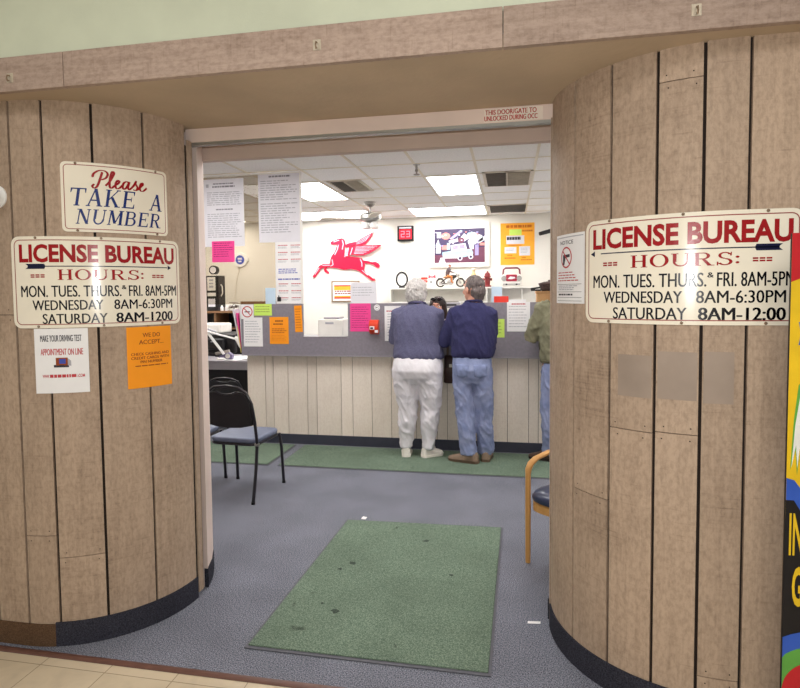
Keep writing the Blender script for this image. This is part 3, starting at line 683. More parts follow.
# "please take a number"
s0, w, z0, h = frame_of('l', 61.5, 165, 166, 233)
c = colsurf('l', s0, z0); t = thing('number_sign', 'small cream sign in red script and blue capitals above the left hours sign', 'sign', c(w/2, h, 0))
build('sign_plate', sheet(c, w, h, .004, .02, .02), M['sign'], t, smooth=25)
s1 = lambda u, v, off=0: c(u, v, off+.004)
A = Art(s1, .02); A.frame(.011, .011, w-.011, h-.011, .003, M['sign_brown'], .016)
def script(A, x0, y0, sx, sy, m):
    """brush lettering of the word Please"""
    S = [[(.0,.62),(.05,.8),(.3,.98),(.62,.98),(.78,.82),(.7,.6),(.48,.48),(.36,.5)], [(.48,.9),(.42,.6),(.34,.25),(.26,.06),(.12,.0),(.04,.1),(.12,.2)],
         [(.72,.16),(.92,.42),(1.1,.82),(1.08,.97),(.99,.95),(.94,.7),(.92,.35),(.96,.1),(1.06,.06),(1.2,.2)],
         [(1.2,.2),(1.38,.34),(1.44,.46),(1.36,.52),(1.27,.4),(1.25,.18),(1.34,.05),(1.48,.1),(1.62,.26)],
         [(1.98,.42),(1.86,.5),(1.7,.42),(1.64,.2),(1.72,.06),(1.86,.16),(1.98,.44)], [(2.0,.5),(1.95,.2),(2.02,.06),(2.14,.16),(2.28,.34)],
         [(2.26,.3),(2.38,.56),(2.36,.44),(2.5,.22),(2.42,.06),(2.26,.08)], [(2.42,.06),(2.58,.14),(2.68,.28),(2.8,.42),(2.78,.52),(2.68,.46),(2.63,.22),(2.72,.06),(2.88,.08),(3.06,.26)]]
    for st in S:
        P = []
        for i in range(len(st)-1):     # Catmull-Rom
            p0, p1, p2, p3 = st[max(i-1,0)], st[i], st[i+1], st[min(i+2,len(st)-1)]
            for q in range(5):
                t_ = q/5; P.append(tuple(.5*((2*p1[k])+(-p0[k]+p2[k])*t_+(2*p0[k]-5*p1[k]+4*p2[k]-p3[k])*t_*t_+(-p0[k]+3*p1[k]-3*p2[k]+p3[k])*t_**3) for k in (0,1)))
        P.append(st[-1]); wd = []
        for i in range(len(P)):
            dx, dy = P[min(i+1,len(P)-1)][0]-P[max(i-1,0)][0], P[min(i+1,len(P)-1)][1]-P[max(i-1,0)][1]
            wd.append(sy*(.045+.085*abs(dy)/(math.hypot(dx,dy)+1e-6)))
        A.line([(x0+sx*x+sx*.12*y, y0+sy*(1-y)) for x, y in P], wd, m)
script(A, w*.26, h*.1, w*.165, h*.26, M['sign_red'])
A.serif('TAKE  A', w*.08, h*.37, w*.93, h*.625, M['sign_blue'], .18); A.serif('NUMBER', w*.115, h*.67, w*.91, h*.885, M['sign_blue'], .2)
A.build('lettering', t); screws(s1, [(w*.13,.006),(w*.87,.006),(w*.13,h-.006),(w*.87,h-.006)], t)
# paper sheets under the left sign
def colpaper(side, px, m, label, draw, group=None, name='paper_notice', lift=.0015):
    s0, w, z0, h = frame_of(side, *px); c = colsurf(side, s0, z0, lift); t = thing(name, label, 'paper notice', c(w/2, h, 0), group)
    build('sheet', sheet(c, w, h, .001, 0, .02), m, t, smooth=25)
    A = Art(lambda u, v, off=0: c(u, v, off+.001), .02); draw(A, w, h); A.build('print', t)
def d1(A, w, h):
    A.bold('MAKE YOUR DRIVING TEST', .12*w, .1*h, .88*w, .2*h, M['ink_dark'], .0009, 2); A.bold('APPOINTMENT ON LINE', .12*w, .31*h, .9*w, .41*h, M['ink_red'], .0009, 2)
    A.rect(.4*w, .45*h, .62*w, .57*h, M['ink_brown']); A.rect(.46*w, .47*h, .58*w, .545*h, M['ink_blue']); A.rect(.36*w, .56*h, .64*w, .6*h, M['ink_dark']); A.poly([(.62*w,.46*h),(.68*w,.5*h),(.68*w,.58*h),(.62*w,.57*h)], M['ink'])
    A.text('WWW.', .14*w, .71*h, .27*w, .76*h, M['ink_red'], .03); A.bars(.28*w, .71*h, .78*w, .77*h, 1, M['ink_red'], .8, 3, 0); A.text('.COM', .79*w, .71*h, .92*w, .76*h, M['ink_red'], .03)
colpaper('l', (35.5, 328.5, 89, 393), M['paper'], 'white sheet with black and red print below the left hours sign', d1)
def d2(A, w, h):
    A.bold('WE DO', .33*w, .1*h, .72*w, .17*h, M['ink_brown'], .0009, 2)
    A.bold('ACCEPT...', .25*w, .215*h, .8*w, .285*h, M['ink_brown'], .0009, 2)
    A.bold('CHECK CASHING AND', .08*w, .42*h, .93*w, .465*h, M['ink_brown'], .0009, 2); A.bold('CREDIT CARDS WITH', .08*w, .485*h, .93*w, .53*h, M['ink_brown'], .0009, 2); A.bold('PIN NUMBER', .27*w, .55*h, .76*w, .595*h, M['ink_brown'], .0009, 2)
    A.bars(.16*w, .63*h, .9*w, .66*h, 1, M['ink_brown'], .5, 5, 0)
colpaper('l', (127, 326.5, 171, 387), M['orange'], 'bright orange sheet with brown print below the left hours sign', d2)
def d3(A, w, h):
    A.rect(.03*w, .035*h, .97*w, .05*h, M['ink']); A.text('NOTICE', .2*w, .09*h, .68*w, .145*h, M['ink_dark'], .01)
    cx, cy, r = .44*w, .335*h, .155*h
    A.poly([(cx-.6*r,cy-.25*r),(cx+.65*r,cy-.3*r),(cx+.65*r,cy-.02*r),(cx-.1*r,cy+.02*r),(cx-.35*r,cy+.7*r),(cx-.62*r,cy+.66*r)], M['ink_dark'])
    A.ring(cx, cy, r*.86, r, M['ink_red'], .0009); A.line([(cx-.65*r,cy-.65*r),(cx+.65*r,cy+.65*r)], r*.14, M['ink_red'], .0009)
    A.bars(.1*w, .545*h, .85*w, .7*h, 4, M['ink_red'], .35, 2); 
    for y in (.72, .83, .91, .96): A.rect(.06*w, y*h, .93*w, y*h+.0015, M['ink_dark'])
    A.bars(.12*w, .74*h, .85*w, .82*h, 3, M['ink'], .5, 4); A.bars(.12*w, .86*h, .8*w, .9*h, 1, M['ink_dark'], .6, 6)
colpaper('r', (557.5, 233.5, 585, 303.5), M['paper'], 'small white no-guns notice on the left edge of the right planks', d3)
fp = mat('faded_plank_paint', (156,140,127), .65, .06, 8)
mbp = MB()
for x0, x1, y0, y1 in ((618, 651.5, 355, 397), (657.5, 697, 352, 400), (703.5, 734, 352, 404)):
    s0, w, z0, h = frame_of('r', x0, y0, x1, y1); sheet(lambda u, v, o: col_r(s0+u, z0-v, o+.0002), w, h, .0006, 0, .03, 0, mbp)
struct(build('trim_7', mbp, fp, smooth=25))
M['plate'] = mat('dull_plate', (196,184,164), .45, .1, 60, metal=.2)
# steel hook plates on the beam
for (x, y), lb in (((10, 78), 'small metal hook plate at the left end of the wooden beam'), ((317, 45), 'small metal hook plate at the middle of the wooden beam'), ((696.5, 10), 'small metal hook plate near the right end of the wooden beam')):
    p = py(x, y, YF-.015); t = thing('hook_plate', lb, 'hook', p, 'hook plates on the beam')
    build('plate', MB().bb(p.x-.015, p.x+.015, p.y-.002, p.y+.002, p.z-.019, p.z+.019), M['plate'], t, smooth=0, bevel=.001)
    build('hook', MB().tube([p+Vector((0,-.002,.008)), p+Vector((0,-.014,.006)), p+Vector((0,-.018,-.006)), p+Vector((0,-.012,-.016)), p+Vector((0,-.006,-.012))], .003, 8), M['screw'], t)
# white round fitting at the left edge of the picture
s_, z_ = col_px('l', -3, 197); c = col_l(s_, z_, 0)
t = thing('wall_dome', 'white round knob fixed on the planks at the far left edge', 'fitting', c)
Rm = Matrix.Rotation(math.pi/2, 3, 'X')
mb = MB().lathe((0,0,0), [(.05,0),(.05,.006),(.02,.012),(.018,.03),(.04,.04),(.05,.055),(.045,.075),(.02,.088)], 24); mb.v = [c+Rm @ v for v in mb.v]
build('knob', mb, M['white_gloss'], t)
# ------------------------------------------------------------------ service counter
YP = 5.72                     # face of the grey panel
CX0, CX1 = -2.715, 2.3
t = thing('service_counter', 'long grey and pale wood service counter across the room', 'counter', (-.2, 5.9, 0))
mb = MB(); x = CX0+.02; rr = random.Random(4); wds = [.2,.09,.16,.21,.1,.26,.12,.2]
k = 0
while x < CX1:
    w = wds[k % len(wds)]; mb.tag = rr.random(); mb.bb(x+.003, min(x+w, CX1)-.003, 5.80, 5.815, .10, .935); x += w; k += 1
mb.bb(CX0+.02, CX1, 5.812, 5.84, .1, .935, 1); mb.bb(CX0+.02, CX0+.035, 5.84, 6.3, .1, .935, 0)
build('wood_panelling', mb, [M['panel_wood'], M['panel_gap']], t, smooth=0)
build('toe_kick', MB().bb(CX0+.03, CX1, 5.792, 5.83, 0, .1), M['counter_kick'], t, smooth=0)
cz0, cz1, cz2 = .933, 1.115, 1.452
segs = [(CX0, -2.045), (-1.572, -.93), (-.42, CX1)]
mb = MB(); mb.bb(CX0, CX1, YP, YP+.035, cz0, cz1)
for a, b in segs: mb.bb(a, b, YP, YP+.035, cz1, cz2)
build('raised_panel', mb, M['grey_lam'], t, smooth=0)
mb = MB(); mb.bb(CX0, CX1, YP-.003, YP+.08, cz0-.012, cz0)
for a, b in ((-2.045, -1.572), (-.93, -.42)): mb.bb(a, b, YP-.004, YP+.036, cz1, cz1+.006)
build('edge_strip', mb, M['grey_cap'], t, smooth=0)
build('worktop', MB().bb(CX0, CX1, YP+.035, 6.25, 1.06, 1.1), M['grey_cap'], t, smooth=0, bevel=.004)
build('back_board', MB().bb(CX0, CX1, 6.18, 6.2, .0, 1.06), M['white'], t, smooth=0)
# glazed screen over the left end of the counter
gx0, gx1 = -3.25, -2.045
gz1 = py(250, 175.5, YP+.02).z
t = thing('window', 'glass', 'window', (gx0, YP+.02, cz2)); t.name = 'window_1'; WORLD['window_1'] = Vector((gx0, YP+.02, cz2)); t['kind'] = 'structure'; del t['label']; del t['category']
build('pane', MB().bb(gx0, gx1, YP+.014, YP+.02, cz2, gz1), glassmat('screen_glass', (226,221,213)), t, smooth=0)
fr = MB(); fr.bb(gx1-.012, gx1+.004, YP+.005, YP+.03, cz2, gz1+.01); fr.bb(gx0, gx1, YP+.005, YP+.03, gz1, gz1+.012); fr.bb(gx0, gx0+.02, YP+.005, YP+.03, cz2, gz1)
fr.bb(gx0, gx0+.03, YP+.0, YP+.03, 0, cz2)
build('frame', fr, M['white'], t, smooth=0)
# ------------------------------------------------------------------ papers
def paper(px, Y, m, label, draw=None, name='paper_notice', cat='paper notice', group=None, lift=.002, rot=0, curl=.0):
    """px: top left and bottom right corner on a vertical surface at depth Y"""
    p0, p1 = py(px[0], px[1], Y), py(px[2], px[3], Y); w, h = p1.x-p0.x, p0.z-p1.z
    xm, zm = (p0.x+p1.x)/2, (p0.z+p1.z)/2; c, s = math.cos(rot), math.sin(rot)
    def sf(u, v, off=0):
        du, dv = u-w/2, h/2-v; cl = curl*(v/h)**3
        return Vector((xm+du*c-dv*s, Y-lift-off-cl, zm+du*s+dv*c))
    t = thing(name, label, cat, (xm, Y-lift, zm-h/2), group)
    build('sheet', sheet(sf, w, h, .001), m, t, smooth=0)
    if draw:
        A = Art(lambda u, v, off=0: sf(u, v, off+.001)); draw(A, w, h)
        if A.mb.f: A.build('print', t)
    return t
def dbars(m, n, seed=1, y0=.12, y1=.92, fill=.4, head=None, x0=.08, x1=.92):
    def f(A, w, h):
        if head: A.bars(.2*w, .05*h, .8*w, .1*h, 1, head, .8, seed+7, 0)
        A.bars(x0*w, y0*h, x1*w, y1*h, n, m, fill, seed)
    return f
G = 'notices on the counter front'
def nosmoke(A, w, h):
    r = min(w, h)*.42; A.ring(w/2, h/2, r*.82, r, M['ink_red']); A.rect(w/2-r*.5, h/2-r*.08, w/2+r*.5, h/2+r*.1, M['ink_dark']); A.line([(w/2-r*.62,h/2-r*.62),(w/2+r*.62,h/2+r*.62)], r*.16, M['ink_red'], .001)
paper((243.5, 317.5, 263, 346.5), YP, M['paper'], 'white printed sheet at the left end of the counter front, under the no-smoking sign', dbars(M['ink'], 9, 2, fill=.25), group=G)
paper((254, 304, 272, 315.5), YP, M['lime'], 'lime green card on the counter front beside the no-smoking sign', dbars(M['ink_green'], 3, 3, .2, .85, .3), group=G)
paper((241, 304.5, 254, 319), YP, M['paper'], 'white square no-smoking sign with a red ring on the counter front', nosmoke, name='no_smoking_sign', cat='sign', group=G, lift=.005)
def d4(A, w, h): A.bars(.3*w, .12*h, .72*w, .2*h, 1, M['ink_brown'], .7, 3, 0); A.bars(.2*w, .24*h, .7*w, .31*h, 1, M['ink_brown'], .7, 8, 0); A.bars(.12*w, .42*h, .9*w, .62*h, 3, M['ink_orange'], .6, 5); A.bars(.1*w, .68*h, .9*w, .9*h, 4, M['ink_orange'], .2, 5)
paper((269.5, 317, 289, 344), YP, M['orange'], 'orange sheet with brown print on the counter front left of the first opening', d4, group=G)
paper((294.5, 305.5, 302.5, 332), YP, M['orange'], 'narrow orange strip on the counter front at the edge of the first opening', dbars(M['ink_orange'], 8, 4, fill=.3), group=G, rot=.03)
paper((350, 303.5, 371, 331.5), YP, M['pink'], 'hot pink sheet on the counter front left of the red dispenser', dbars(M['ink_pink'], 10, 5, fill=.25), group=G)
def d5(A, w, h): A.bars(.08*w, .13*h, .62*w, .17*h, 1, M['ink_red'], .8, 3, 0); A.rect(.75*w, .03*h, .95*w, .07*h, M['ink_red']); A.bars(.12*w, .22*h, .6*w, .9*h, 9, M['ink'], .3, 5)
paper((384.5, 306, 409, 341), YP, M['paper'], 'white sheet with red heading half hidden behind the white-haired woman', d5, group=G)
paper((490, 319, 504.5, 337.5), YP, M['lime'], 'lime green note on the counter front beside the man in navy', dbars(M['ink_green'], 4, 6, .2, .9, .2), group=G)
paper((507, 302, 530, 331.5), YP, M['paper'], 'white printed sheet on the counter front left of the man in olive', dbars(M['ink'], 8, 7, .14, .92, .22, M['ink_red']), group=G, lift=.004)
paper((509, 299.5, 526, 309), YP, M['paper'], 'white envelope poking up behind the printed sheet near the man in olive', None, 'envelope', 'envelope', lift=.001)
p = py(377, 307.5, YP); t = thing('sticker', 'round white sticker on the counter front above the red dispenser', 'sticker', (p.x, YP, p.z-.03)); A = Art(flatY(p.x, p.z, YP)); A.ring(0, 0, 0, .03, M['paper'], .001); A.ring(0, 0, .018, .022, M['ink'], .0016); A.rect(-.012,-.004,.006,.004, M['ink_dark'], .0016)
A.build('disc', t)
# hanging sheets on the glass
YG = YP+.014
GS = 'sheets on the glass screen'
def dlet(seed, gap):
    def f(A, w, h):
        A.rect(.06*w, .07*h, .13*w, .12*h, M['ink']); A.bars(.24*w, .06*h, .76*w, .09*h, 1, M['ink_mid'], .6, seed, 0); A.bars(.22*w, .1*h, .78*w, .135*h, 1, M['ink_mid'], .7, seed+1, 0)
        A.bars(.08*w, .19*h, .95*w, .4*h, 7, M['ink'], .45, seed+2, .1); A.bars(.3*w, .44*h, .72*w, .47*h, 1, M['ink_mid'], .6, seed+3, 0)
        A.bars(.08*w, .51*h, .95*w, .88*h, 12, M['ink'], .4, seed+4, .2)
    return f
paper((203.5, 180, 245, 246), YG, M['paper_grey'], 'large printed letter on the glass at the far left, above the pink note', dlet(3, 0), group=GS)
def d6(A, w, h): A.bars(.25*w, .03*h, .75*w, .07*h, 1, M['ink_mid'], .6, 3, 0); A.bars(.05*w, .1*h, .95*w, .4*h, 9, M['ink'], .4, 12, .6); A.bars(.05*w, .43*h, .95*w, .88*h, 13, M['ink'], .4, 14, .5)
paper((258, 174.5, 302.5, 241.5), YG, M['paper_grey'], 'large printed letter on the glass at its right end, above the price list', d6, group=GS, lift=.004)
paper((212, 241.5, 235, 262), YG, M['pink'], 'hot pink note on the glass below the leftmost printed letter', dbars(M['ink_pink'], 7, 8, .08, .8, .35), group=GS, lift=.004)
def d7(A, w, h):
    for c in (.1, .56):
        for r in range(4): A.bars(c*w, (.06+.1*r)*h, (c+.35)*w, (.075+.1*r)*h, 1, M['ink_red'], .8, r+3, 0); A.bars(c*w, (.085+.1*r)*h, (c+.35)*w, (.115+.1*r)*h, 2, M['ink'], .5, r+9)
        for r in range(3): A.bars(c*w, (.71+.1*r)*h, (c+.35)*w, (.725+.1*r)*h, 1, M['ink_red'], .8, r+5, 0); A.bars(c*w, (.735+.1*r)*h, (c+.35)*w, (.76+.1*r)*h, 2, M['ink'], .5, r+2)
    A.bars(.1*w, .5*h, .9*w, .58*h, 3, M['ink_blue'], .45, 6); A.bars(.08*w, .64*h, .92*w, .67*h, 1, M['ink_blue'], .6, 8)
paper((275, 234, 304, 303.5), YG, M['paper'], 'long white price list of two columns on the glass above the orange sheet', d7, group=GS)
paper((265.5, 288, 276, 304), YG, M['blue_paper'], 'pale blue sheet on the glass left of the long price list', None, group=GS, lift=.005)
p = py(279, 299, YG-.012); t = thing('clip', 'small black clip on the lower corner of the long price list', 'clip', p); build('body', MB().bb(p.x-.02, p.x+.02, p.y, p.y+.01, p.z-.025, p.z+.02), M['black'], t, smooth=0, bevel=.003); build('lever', MB().tube([p+Vector((0,0,.02)), p+Vector((.0,-.006,.035))], .006, 8), M['black'], t)
# cards standing on top of the panel
paper((350.5, 282.5, 377, 303.8), YP+.02, M['paper_grey'], 'white notice standing on the counter beside the little framed picture', dbars(M['ink'], 4, 9, .22, .7, .25), group='cards standing on the counter top')
paper((491.5, 286.5, 502, 303), YP+.03, M['blue_paper'], 'pale blue sheet standing on the counter beside the man in navy', None, group='cards standing on the counter top')
paper((494, 296.3, 508.5, 303), YP+.015, M['red_paper'], 'bright red card standing on the counter in front of the pale blue sheet', None, group='cards standing on the counter top')
# red ticket dispenser
p = py(375, 327, YP)
t = thing('ticket_dispenser', 'red ticket dispenser on the counter front right of the pink sheet', 'dispenser', (p.x, YP, p.z-.07))
hw, hh = .046, .072
side = [(0,-hh*.8),(.02,-hh),(.065,-hh*.7),(.085,-.01),(.08,.035),(.05,hh),(0,hh)]
build('housing', MB().prism(side, lambda u, v: Vector((p.x-hw,YP-u,p.z+v)), lambda u, v: Vector((p.x+hw,YP-u,p.z+v))), mat('dispenser_red', (222,66,36), .3), t, smooth=20, bevel=.006)
build('label', MB().bb(p.x-hw*.75, p.x+.012, YP-.0865, YP-.084, p.z-.02, p.z+.012), M['paper'], t, smooth=0)
build('ticket', MB().bb(p.x+.018, p.x+.05, YP-.095, YP-.092, p.z-.05, p.z-.025), M['paper'], t, smooth=0)
build('window', MB().bb(p.x-.028, p.x+.0, YP-.0885, YP-.0864, p.z-.015, p.z+.002), M['ink_dark'], t, smooth=0)
# white machine in the first opening
a, b = py(320, 319, 5.95), py(345, 337, 5.95)
t = thing('desktop_machine', 'white box-shaped machine with a grey top in the first counter opening', 'machine', ((a.x+b.x)/2, 6.0, 1.1))
zt = a.z
build('body', MB().bb(a.x, b.x, 5.88, 6.13, 1.1, zt), M['white'], t, smooth=0, bevel=.012)
build('top_tray', MB().bb(a.x+.05, b.x-.05, 5.91, 6.1, zt, zt+.02), M['grey_cap'], t, smooth=0, bevel=.006)
build('control_panel', MB().bb(a.x+.08, b.x-.1, 5.876, 5.882, zt-.05, zt-.03), M['ink'], t, smooth=0)
# folders racked at the counter's left end
for i, (m, lb, dx, zt) in enumerate(((M['paper'], 'white folder standing at the left end of the counter, tallest of its rack', 0, 1.44), (M['pink'], 'pink folder leaning at the left end of the counter', -.028, 1.36), (M['yellow_paper'], 'yellow folder leaning at the left end of the counter', -.018, 1.22), (M['paper_grey'], 'grey-white folder leaning at the left end of the counter, outermost', -.055, 1.40))):
    x0 = CX0-.004+.2*dx
    P = [(x0-.004, .95+.05*(i % 2)), (x0+.0, .95+.05*(i % 2)), (x0+dx-.005, zt), (x0+dx-.022, zt)]
    P = [(u-.006*i, v) for u, v in P]
    tag(build('folder', MB().prism(P, lambda u, v: Vector((u,5.74+.004*i,v)), lambda u, v: Vector((u,6.0,v))), m, base=(x0, 5.8, .95), smooth=0), lb, 'folder', 'folders at the counter end')
# ------------------------------------------------------------------ desk and things at the left
dx0, dx1 = -4.6, -2.76
t = thing('desk', 'grey-white desk behind the black chair, left of the counter', 'desk', (-3.6, 6.7, 0))
build('desk_top', MB().bb(dx0, dx1, 6.38, 7.1, .755, .785), M['grey_cap'], t, smooth=0, bevel=.004)
build('apron', MB().bb(dx0, dx1, 6.385, 6.405, .68, .755), M['grey_cap'], t, smooth=0)
build('dark_void_panel', MB().bb(dx0+.05, dx1-.05, 6.72, 6.74, .05, .755), M['black'], t, smooth=0)  # black sheet stands in for the dark shade under the desk
for x in (dx0+.02, dx1-.05): build('side_panel', MB().bb(x, x+.03, 6.42, 7.08, 0, .755), M['black'], t, smooth=0)
# monitor on the desk
a, b = py(196, 333, 6.95), py(236, 356, 6.95)
mt = py(220, 334.5, 6.95).z
t = thing('monitor', 'black monitor seen from behind on the desk', 'monitor', ((a.x+b.x)/2, 6.95, .785))
build('case', MB().bb(a.x, b.x, 6.93, 6.99,   .82, mt), M['black'], t, smooth=0, bevel=.012)
build('rear_bulge', MB().bb(a.x+.12, b.x-.12, 6.86, 6.93, .86, mt-.05), M['black'], t, smooth=0, bevel=.02)
build('badge', MB().bb(a.x+.25, a.x+.32, 6.856, 6.861, .96, .97), M['ink'], t, smooth=0)
build('foot', MB().bb(a.x+.2, b.x-.2, 6.86, 7.04, .785, .82), M['black'], t, smooth=0, bevel=.006)
# white box printer standing beyond the desk on the low cabinet
a, b = py(200, 323.5, 7.6), py(224, 333, 7.6)
t = thing('low_cabinet', 'dark low cabinet hidden behind the desk', 'cabinet', (-4.2, 7.65, 0))
build('body', MB().bb(-5.0, -3.1, 7.45, 7.95, 0, b.z), M['black'], t, smooth=0); build('door', MB().bb(-4.95, -4.1, 7.438, 7.45, .05, b.z-.05), M['black'], t, smooth=0); build('door', MB().bb(-4.0, -3.15, 7.438, 7.45, .05, b.z-.05), M['black'], t, smooth=0)
t = thing('printer', 'white printer with a curved paper slot behind the desk lamp', 'printer', ((a.x+b.x)/2, 7.7, b.z))
build('body', MB().bb(a.x, b.x, 7.5, 7.85, b.z, a.z), M['white'], t, smooth=0, bevel=.02)
build('slot', MB().tube([(a.x+.06,7.498,b.z+.02),((a.x+b.x)/2,7.495,b.z+.06),(b.x-.06,7.498,b.z+.02)], .012, 8), M['ink'], t)
a, b = py(223, 327, 7.2), py(230, 345, 7.2)
# desk lamp
q = [py(224.5, 353, 6.55), py(207.5, 332.5, 6.55), py(236, 339, 6.6), py(243, 341, 6.6)]
zb = .785; bx, by = q[0].x, 6.55
t = thing('desk_lamp', 'white jointed desk lamp with two folded arms on the desk', 'desk lamp', (bx, by, zb))
build('base', MB().lathe((bx,by,zb), [(.09,0),(.09,.012),(.075,.025),(.018,.03),(.018,.06)], 24), M['white_gloss'], t)
for dy in (-.018, .018):
    build('lower_arm', MB().tube([Vector((bx,by+dy,zb+.05)), q[1]+Vector((0,dy,0))], .009, 8), M['white_gloss'], t)
    build('upper_arm', MB().tube([q[1]+Vector((0,dy,.01)), q[2]+Vector((0,dy,0))], .008, 8), M['white_gloss'], t)
build('joint', MB().cyl(q[1], .022, .06, 16, 0, 'Y'), M['white_gloss'], t)
build('lamp_head', MB().tube([q[2]+Vector((-.01,0,.02)), q[2]+Vector((.03,0,-.01)), q[2]+Vector((.09,0,-.05))], [.02,.035,.07], 16), M['white_gloss'], t)
# tape dispenser and papers on the desk
p = py(230, 358, 6.6); t = thing('tape_dispenser', 'grey-purple tape dispenser lying on white papers on the desk', 'dispenser', (p.x, 6.5, .79))
build('body', MB().prism([(-.09,0),(.08,0),(.09,.05),(.04,.085),(-.02,.06),(-.09,.03)], lambda u, v: Vector((p.x+u,6.48,.79+v)), lambda u, v: Vector((p.x+u,6.54,.79+v))), mat('purple_grey_plastic', (120,112,146), .4), t, smooth=0, bevel=.008)
build('reel', MB().cyl((p.x+.03,6.51,.83), .03, .066, 18, 0, 'Y'), M['white'], t)
for i, (x, y, r) in enumerate(((p.x-.03,6.62,.2), (p.x+.1,6.58,-.25), (p.x+.05,6.75,.5))):
    tag(build('paper_sheet', MB().box((x,y,.786+.0008*i), (.21,.29,.0008), rz=r), M['paper'], base=(x,y,.785), smooth=0), ['loose white paper under the desk lamp base', 'loose white paper under the tape dispenser', 'loose white paper at the back of the desk'][i], 'paper', 'loose papers on the desk')
p = py(228, 346, 6.95); t = thing('stapler', 'dark grey stapler-like gadget behind the lamp on the desk', 'gadget', (p.x, 6.82, .785)); build('base', MB().bb(p.x-.09, p.x+.09, 6.78, 6.83, .785, .8), M['black'], t, smooth=0); build('arm', MB().box((p.x,6.805,.84), (.19,.04,.035), ry=-.2), M['vent_dark'], t, smooth=0, bevel=.008)
# brown cabinet at the back with the pump model
bz = py(225, 311, 8.4).z; x0, x1 = -5.0, py(267, 305, 8.4).x
t = thing('wooden_bookcase', 'low brown wooden bookcase with open cubbies at the back left', 'bookcase', ((x0+x1)/2, 8.6, 0))
build('top', MB().bb(x0, x1, 8.36, 8.82, bz-.03, bz), M['brown_wood'], t, smooth=0)
build('back', MB().bb(x0, x1, 8.8, 8.82, 0, bz-.03), M['black'], t, smooth=0)
build('shelf', MB().bb(x0+.02, x1-.02, 8.38, 8.8, bz-.28, bz-.255), M['brown_wood'], t, smooth=0)
for x in (x0, py(215, 316, 8.4).x, py(240, 316, 8.4).x, x1-.03): build('upright', MB().bb(x, x+.03, 8.37, 8.8, 0, bz-.03), M['brown_wood'], t, smooth=0)
build('back_rail', MB().bb(py(240,303,8.8).x, x1+.2, 8.82, 8.85, bz+.02, py(255,302,8.82).z+.01), M['brown_wood'], t, smooth=0)
a, b = py(205.5, 276, 8.5), py(221, 310, 8.5); xm = (a.x+b.x)/2; hw = (b.x-a.x)/2*.92; zt = a.z
t = thing('gas_pump_model', 'black and white model petrol pump with a round globe on the bookcase', 'model pump', (xm, 8.55, bz))
build('body', MB().bb(xm-hw, xm+hw, 8.45, 8.68, bz, zt), M['black'], t, smooth=0, bevel=.01)
build('top_plate', MB().bb(xm-hw*1.05, xm+hw*1.05, 8.44, 8.69, zt, zt+.02), M['white'], t, smooth=0)
H_ = zt-bz
build('dial_panel', MB().bb(xm-hw*.6, xm+hw*.6, 8.442, 8.452, bz+H_*.58, bz+H_*.96), M['white'], t, smooth=0, bevel=.004)
build('dial_marks', MB().bb(xm-hw*.3, xm+hw*.3, 8.439, 8.443, bz+H_*.66, bz+H_*.72).bb(xm-hw*.3, xm+hw*.3, 8.439, 8.443, bz+H_*.76, bz+H_*.80).bb(xm-hw*.3, xm+hw*.3, 8.439, 8.443, bz+H_*.85, bz+H_*.9), M['ink'], t, smooth=0)
build('lower_plate', MB().bb(xm-hw*.6, xm+hw*.6, 8.442, 8.452, bz+H_*.42, bz+H_*.52), M['white'], t, smooth=0)
build('emblem', MB().bb(xm-hw*.5, xm+hw*.5, 8.442, 8.452, bz+H_*.12, bz+H_*.35).bb(xm-hw*.2, xm+hw*.2, 8.439, 8.443, bz+H_*.24, bz+H_*.31), [M['paper_grey']], t, smooth=0)
build('globe', MB().cyl((xm,8.55,zt+.09), .07, .07, 24, 0, 'Y'), M['black'], t); build('globe_face', MB().cyl((xm,8.512,zt+.09), .05, .01, 24, 0, 'Y'), M['paper_grey'], t)
build('globe_neck', MB().cyl((xm,8.55,zt+.03), .03, .03, 16), M['black'], t)
build('hose', MB().tube([(xm+hw,8.53,bz+H_*.75),(xm+hw+.03,8.52,bz+H_*.7),(xm+hw+.035,8.52,bz+H_*.5),(xm+hw,8.53,bz+H_*.42)], .01, 8), M['white'], t)
for x, lb in ((222, 'small white bottle on the bookcase next to the pump model'), (226.5, 'small white bottle on the bookcase, farther from the pump model')):
    p = py(x, 309, 8.5); t = thing('small_bottle', lb, 'bottle', (p.x, 8.5, bz), 'white bottles on the bookcase')
    build('body', MB().lathe((p.x,8.5,bz), [(.022,0),(.024,.01),(.024,.055),(.012,.07)], 16), M['white_gloss'], t); build('cap', MB().cyl((p.x,8.5,bz+.078), .013, .018, 12), M['white'], t)
p = py(234, 309, 8.5); rr = random.Random(3)
t = thing('model_airplane', 'small silver model of wires and discs on the bookcase', 'model', (p.x, 8.5, bz))
mb = MB().tube([(p.x-.07,8.5,bz+.05),(p.x+.09,8.5,bz+.07)], .018, 10); build('fuselage', mb, M['chrome'], t)
build('wheel', MB().torus((p.x-.03,8.47,bz+.045), .04, .006, 'Y', 20, 6), M['chrome'], t); build('wheel', MB().torus((p.x+.06,8.47,bz+.045), .04, .006, 'Y', 20, 6), M['chrome'], t)
build('strut', MB().tube([(p.x-.03,8.47,bz+.045),(p.x+.02,8.47,bz+.12),(p.x+.06,8.47,bz+.045)], .006, 6), M['black'], t)
build('wing', MB().box((p.x+.02,8.5,bz+.12), (.1,.2,.008), ry=.2), M['vent_dark'], t, smooth=0)
